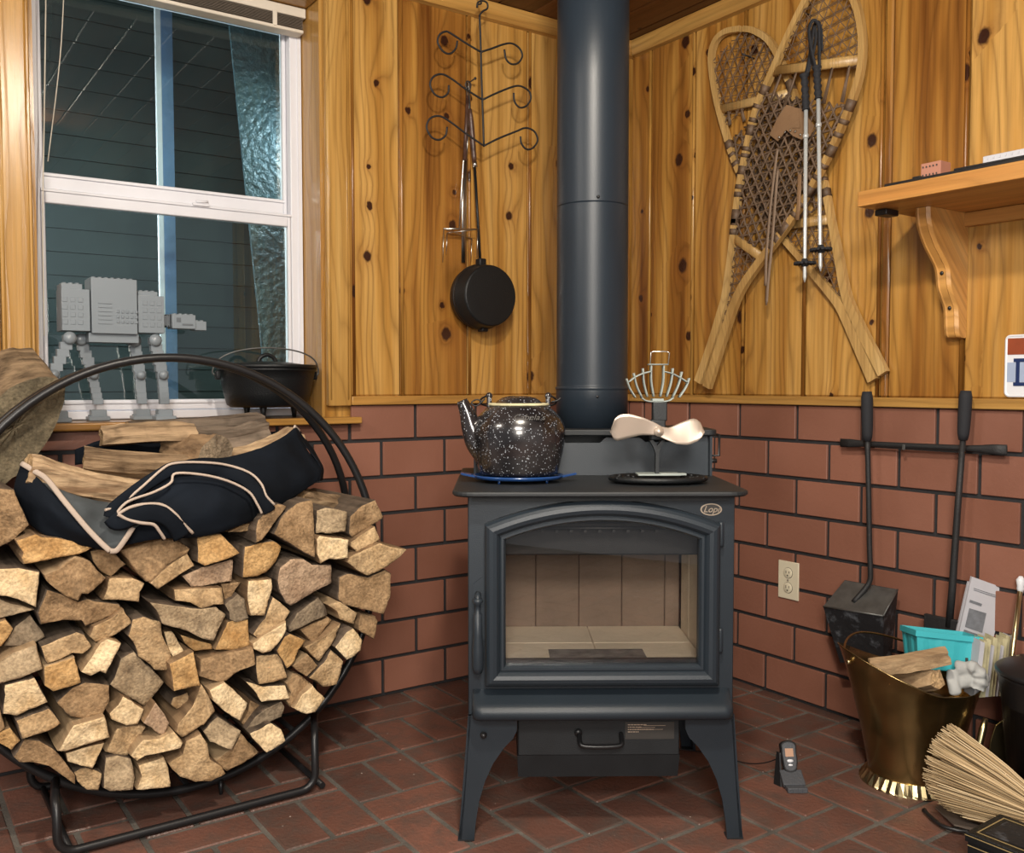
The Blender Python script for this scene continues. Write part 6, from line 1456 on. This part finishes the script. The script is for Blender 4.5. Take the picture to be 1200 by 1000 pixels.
# newspaper
def quad_prism(g, pts, d0, th): g.prism([onF(x, y, d0) for x, y in pts], FW * th)
nw = thing('folded_newspaper', 'folded grey newspaper standing in the scuttle behind the teal basket', 'newspaper', tuple(onF(1135, 760, DS + .09)))
g = G(); dN = DS + .10
for k, q in enumerate((((1111, 800), (1139, 676), (1178, 690), (1152, 800)), ((1108, 800), (1135, 682), (1150, 684), (1140, 800)), ((1135, 800), (1150, 681), (1180, 689), (1160, 800)))): quad_prism(g, q, dN + .002 + k * .010, .008)
obj('pages', g, M['paper'], nw, world=True)
g = G(); 
def inkq(*q): quad_prism(g, q, dN + .0008, .001)
inkq((1136, 706), (1136.8, 703), (1151, 708), (1150, 711)); inkq((1131, 735), (1136, 713), (1156, 719), (1151, 742)); inkq((1124, 765), (1130, 738), (1150, 745), (1146, 768))
for k in range(6): inkq((1141, 690 + k * 2), (1141.4, 689.3 + k * 2), (1168, 698 + k * 2), (1167.7, 698.8 + k * 2)) if k < 2 else None
obj('print', g, M['ink'], nw, world=True)
pg = thing('paper_bundle', 'bundle of yellowed papers standing at the right side of the scuttle', 'papers', tuple(onF(1165, 800, DS)))
rp = random.Random(9)
for k in range(11):
    xx = 1148 + k * 3.4; tp_ = 752 + rp.uniform(-5, 5) - (k > 7) * 8; dd = DS - .055 + k * .012
    g = G(); lean = 4 + k * 1.2
    quad_prism(g, ((xx - 7 + k * .3, 818 - k * .3), (xx + lean * .3, tp_), (xx + 5 + lean * .3, tp_ + 2), (xx - 1 + k * .3, 818 - k * .3)), dd, .05 - .002 * k); obj('sheet', g, M['paper_y'] if k % 3 else M['paper'], pg, world=True)

# ================================================================= BUCKET, BRASS TOOLS, BROOM
BKX, BKY = 1.692, -.198
bk = thing('black_bucket', 'black metal bucket with a domed lid at the right photo edge', 'bucket', (BKX, BKY, 0))
g = G(); g.lathe([(0, .002), (.072, .002), (.076, .006), (.122, .335), (.125, .338), (.125, .346), (.120, .346), (.090, .02), (0, .02)], 48); obj('pail', g, M['black'], bk)
g = G(); g.lathe([(.128, .343), (.129, .352), (.124, .356), (.10, .368), (.055, .378), (0, .382)], 48); ld = obj('lid', g, M['black'], bk)
g = G(); g.lathe([(.012, .38), (.010, .392), (.018, .398), (.018, .404), (0, .408)], 18); obj('knob', g, M['black'], ld)
sx_ = onY(1196, 700, -.05)
bs = thing('brass_hearth_shovel', 'brass hearth shovel with a slim rod standing between the bucket and the scuttle', 'hearth shovel', (1.56, -.10, 0))
g = G(); A_, B_ = onY(1196, 690, -.045), onF(1176, 850, 2.30); g.tube([A_, A_.lerp(B_, .5), B_], .0062, 12); obj('rod', g, M['brass'], bs, world=True)
g = G(); g.tube([A_ + V((0, 0, -.012)), A_, A_ + V((0, 0, .006)), A_ + V((0, 0, .022)), A_ + V((0, 0, .032))], [.006, .009, .0085, .011, .004], 14); obj('handle_tip', g, M['white'], bs, world=True)
g = G(); g.prism([onF(x - 2, y, 2.26) for x, y in ((1158, 905), (1163, 868), (1169, 850), (1180, 843), (1186, 858), (1192, 905), (1186, 945), (1164, 945))], FW * .004, bevel=.001); g.tube([onF(1180, 848, 2.275), onF(1178.5, 900, 2.275), onF(1180, 945, 2.275)], .002, 6); obj('blade', g, M['brass'], bs, world=True)
bt = thing('brass_poker', 'short brass poker leaning between the scuttle and the brass shovel', 'poker', (1.50, -.2, 0))
g = G(); A_, B_ = onF(1155, 842, 2.26), onF(1140, 905, 2.24); g.tube([A_, A_.lerp(B_, .2), A_.lerp(B_, .6), B_], [.006, .009, .008, .005], 12); obj('rod', g, M['brass'], bt, world=True)
# broom
br_ = thing('hearth_broom', 'straw hearth broom lying at the lower right with its bristles fanned left', 'broom', (1.60, -.42, 0))
g = G(); rb = random.Random(4)
nk = onF(1232, 962, 2.02)
def tipat(v, d):      # v 0..1 along the fanned edge
    path = [(1118, 849), (1104, 858), (1092, 874), (1086, 893), (1084, 912), (1090, 930), (1106, 945), (1130, 958), (1150, 962)]
    k = v * (len(path) - 1); i = min(int(k), len(path) - 2); f = k - i
    return onF(path[i][0] * (1 - f) + path[i + 1][0] * f, path[i][1] * (1 - f) + path[i + 1][1] * f, d)
for k in range(620):
    v = rb.random(); dd = rb.uniform(-.030, .030); tip = tipat(v, 2.10 + dd); g.cur = rb.random()
    root = nk + RT * rb.uniform(-.004, .004) + V((0, 0, (.5 - v) * .05)) + FW * dd * .5
    tip = root + (tip - root) * rb.uniform(.90, 1.03)
    mid = root.lerp(tip, .5) + V((0, 0, (.5 - v) * .018)) + RT * rb.uniform(-.003, .003)
    g.tube(smooth_path([root, mid, tip + V((0, 0, rb.uniform(-.004, .004)))], 3), [.0021, .0021, .0020, .0019, .0018, .0017, .0010], 4, cap=False)
obj('bristles', g, M['straw'], br_, world=True)
g = G(); g.tube([nk + V((0, 0, 0)) - RT * .012, nk + RT * .05, nk + RT * .25 + V((0, 0, .02))], [.026, .018, .012], 14); obj('handle', g, M['brownwood'], br_, world=True)
# black box and dustpan
bo = thing('black_lacquer_box', 'black lacquered box with thin gold lines at the lower right corner', 'box', (1.735, -.46, 0))
p_l, p_b = onZ(1131, 975, .075), onZ(1184, 947, .075); e1 = (p_b - p_l).normalized(); e2 = V((e1.y, -e1.x, 0)); L1 = .145; L2 = .17
if e2.dot(RT) < 0: e2 = -e2
def bxr(ins, z): return [p_l * 1 + e1 * (a * (L1 - 2 * ins) + ins) + e2 * (b * (L2 - 2 * ins) + ins) + V((0, 0, z - .075)) for a, b in ((0, 0), (1, 0), (1, 1), (0, 1))]
g = G(); g.loft([bxr(.004, .0005), bxr(.004, .055), bxr(0, .056), bxr(0, .073), bxr(.002, .075)], cap0=True, cap1=True, smooth=False); obj('body', g, M['cast'], bo, world=True)
g = G()
for z, i_ in ((.0685, -.0005), (.046, .0035), (.012, .0035)): g.loft([bxr(i_, z), bxr(i_, z + .002)], smooth=False)
g.loft([bxr(.016, .0753), bxr(.016, .0757), bxr(.019, .0757), bxr(.019, .0753)], smooth=False); obj('gold_lining', g, M['gold'], bo, world=True)
g = G(); g.loft([bxr(.028, .0752), bxr(.028, .0756)], cap1=True, smooth=False); obj('dark_inset', g, M['soot'], bo, world=True)
dp = thing('hearth_dustpan', 'small taupe metal pan with a black wire rim under the broom', 'dustpan', (1.60, -.47, 0))
g = G(); P_ = [onZ(x, y, .012) for x, y in ((1096, 948), (1106, 942), (1142, 960), (1150, 968), (1140, 974), (1118, 968))]; g.prism(P_, (0, 0, .003)); obj('pan', g, M['taupe'], dp, world=True)
g = G(); g.tube(smooth_path([onZ(x, y, .010) for x, y in ((1083, 950), (1092, 959), (1104, 968), (1120, 973), (1136, 975))], 5), [.006] + [.0045] * 20, 10); obj('rim_handle', g, M['black'], dp, world=True)

# ================================================================= LIGHT
def area(name, loc, target, size, power, col, sy=None, disk=False):
    d = bpy.data.lights.new(name, 'AREA'); d.energy = power; d.color = col; d.size = size; d.shape = 'RECTANGLE' if sy else 'SQUARE'
    if sy: d.size_y = sy
    if disk: d.shape = 'DISK'
    o = bpy.data.objects.new(name, d); COL.objects.link(o); o.location = loc
    o.rotation_euler = (V(target) - V(loc)).to_track_quat('-Z', 'Y').to_euler(); return o
area('ceiling_lamp', (2.05, -1.82, 2.285), (1.0, -1.0, .7), .14, 22, (1, .90, .76), disk=True)
area('front_fill_light', (3.3, -2.75, 1.25), (1.1, -1.1, .5), .6, 17, (1, .93, .84))  # added low fill to brighten stove and log fronts; no lamp stands here
area('ceiling_lamp', (3.4, -2.9, 2.28), (1.2, -.9, .8), .7, 62, (1, .93, .84))
area('ceiling_lamp', (1.2, -3.4, 2.28), (.5, -1.4, .7), .5, 16, (1, .91, .80))
area('outside_fill_light', (-.50, -2.42, 1.6), (-.62, -1.7, 1.5), .15, 14, (.85, .92, 1))  # added light hidden behind the wall to brighten the outside post
area('outside_fill_light', (-.42, -1.05, 1.9), (-.6, -1.75, 1.4), .12, 1.6, (.75, .88, 1))  # second added light, unseen, for the post and pebbled panel
w = bpy.data.worlds.new('world'); scene.world = w; w.use_nodes = True
bg = w.node_tree.nodes['Background']; bg.inputs[0].default_value = (.78, .80, .86, 1); bg.inputs[1].default_value = .17
vs_ = scene.view_settings; scene.display_settings.display_device = 'sRGB'
vs_.view_transform = 'Standard'; vs_.look = 'None'; vs_.gamma = 1; vs_.exposure = .82; vs_.use_curve_mapping = False
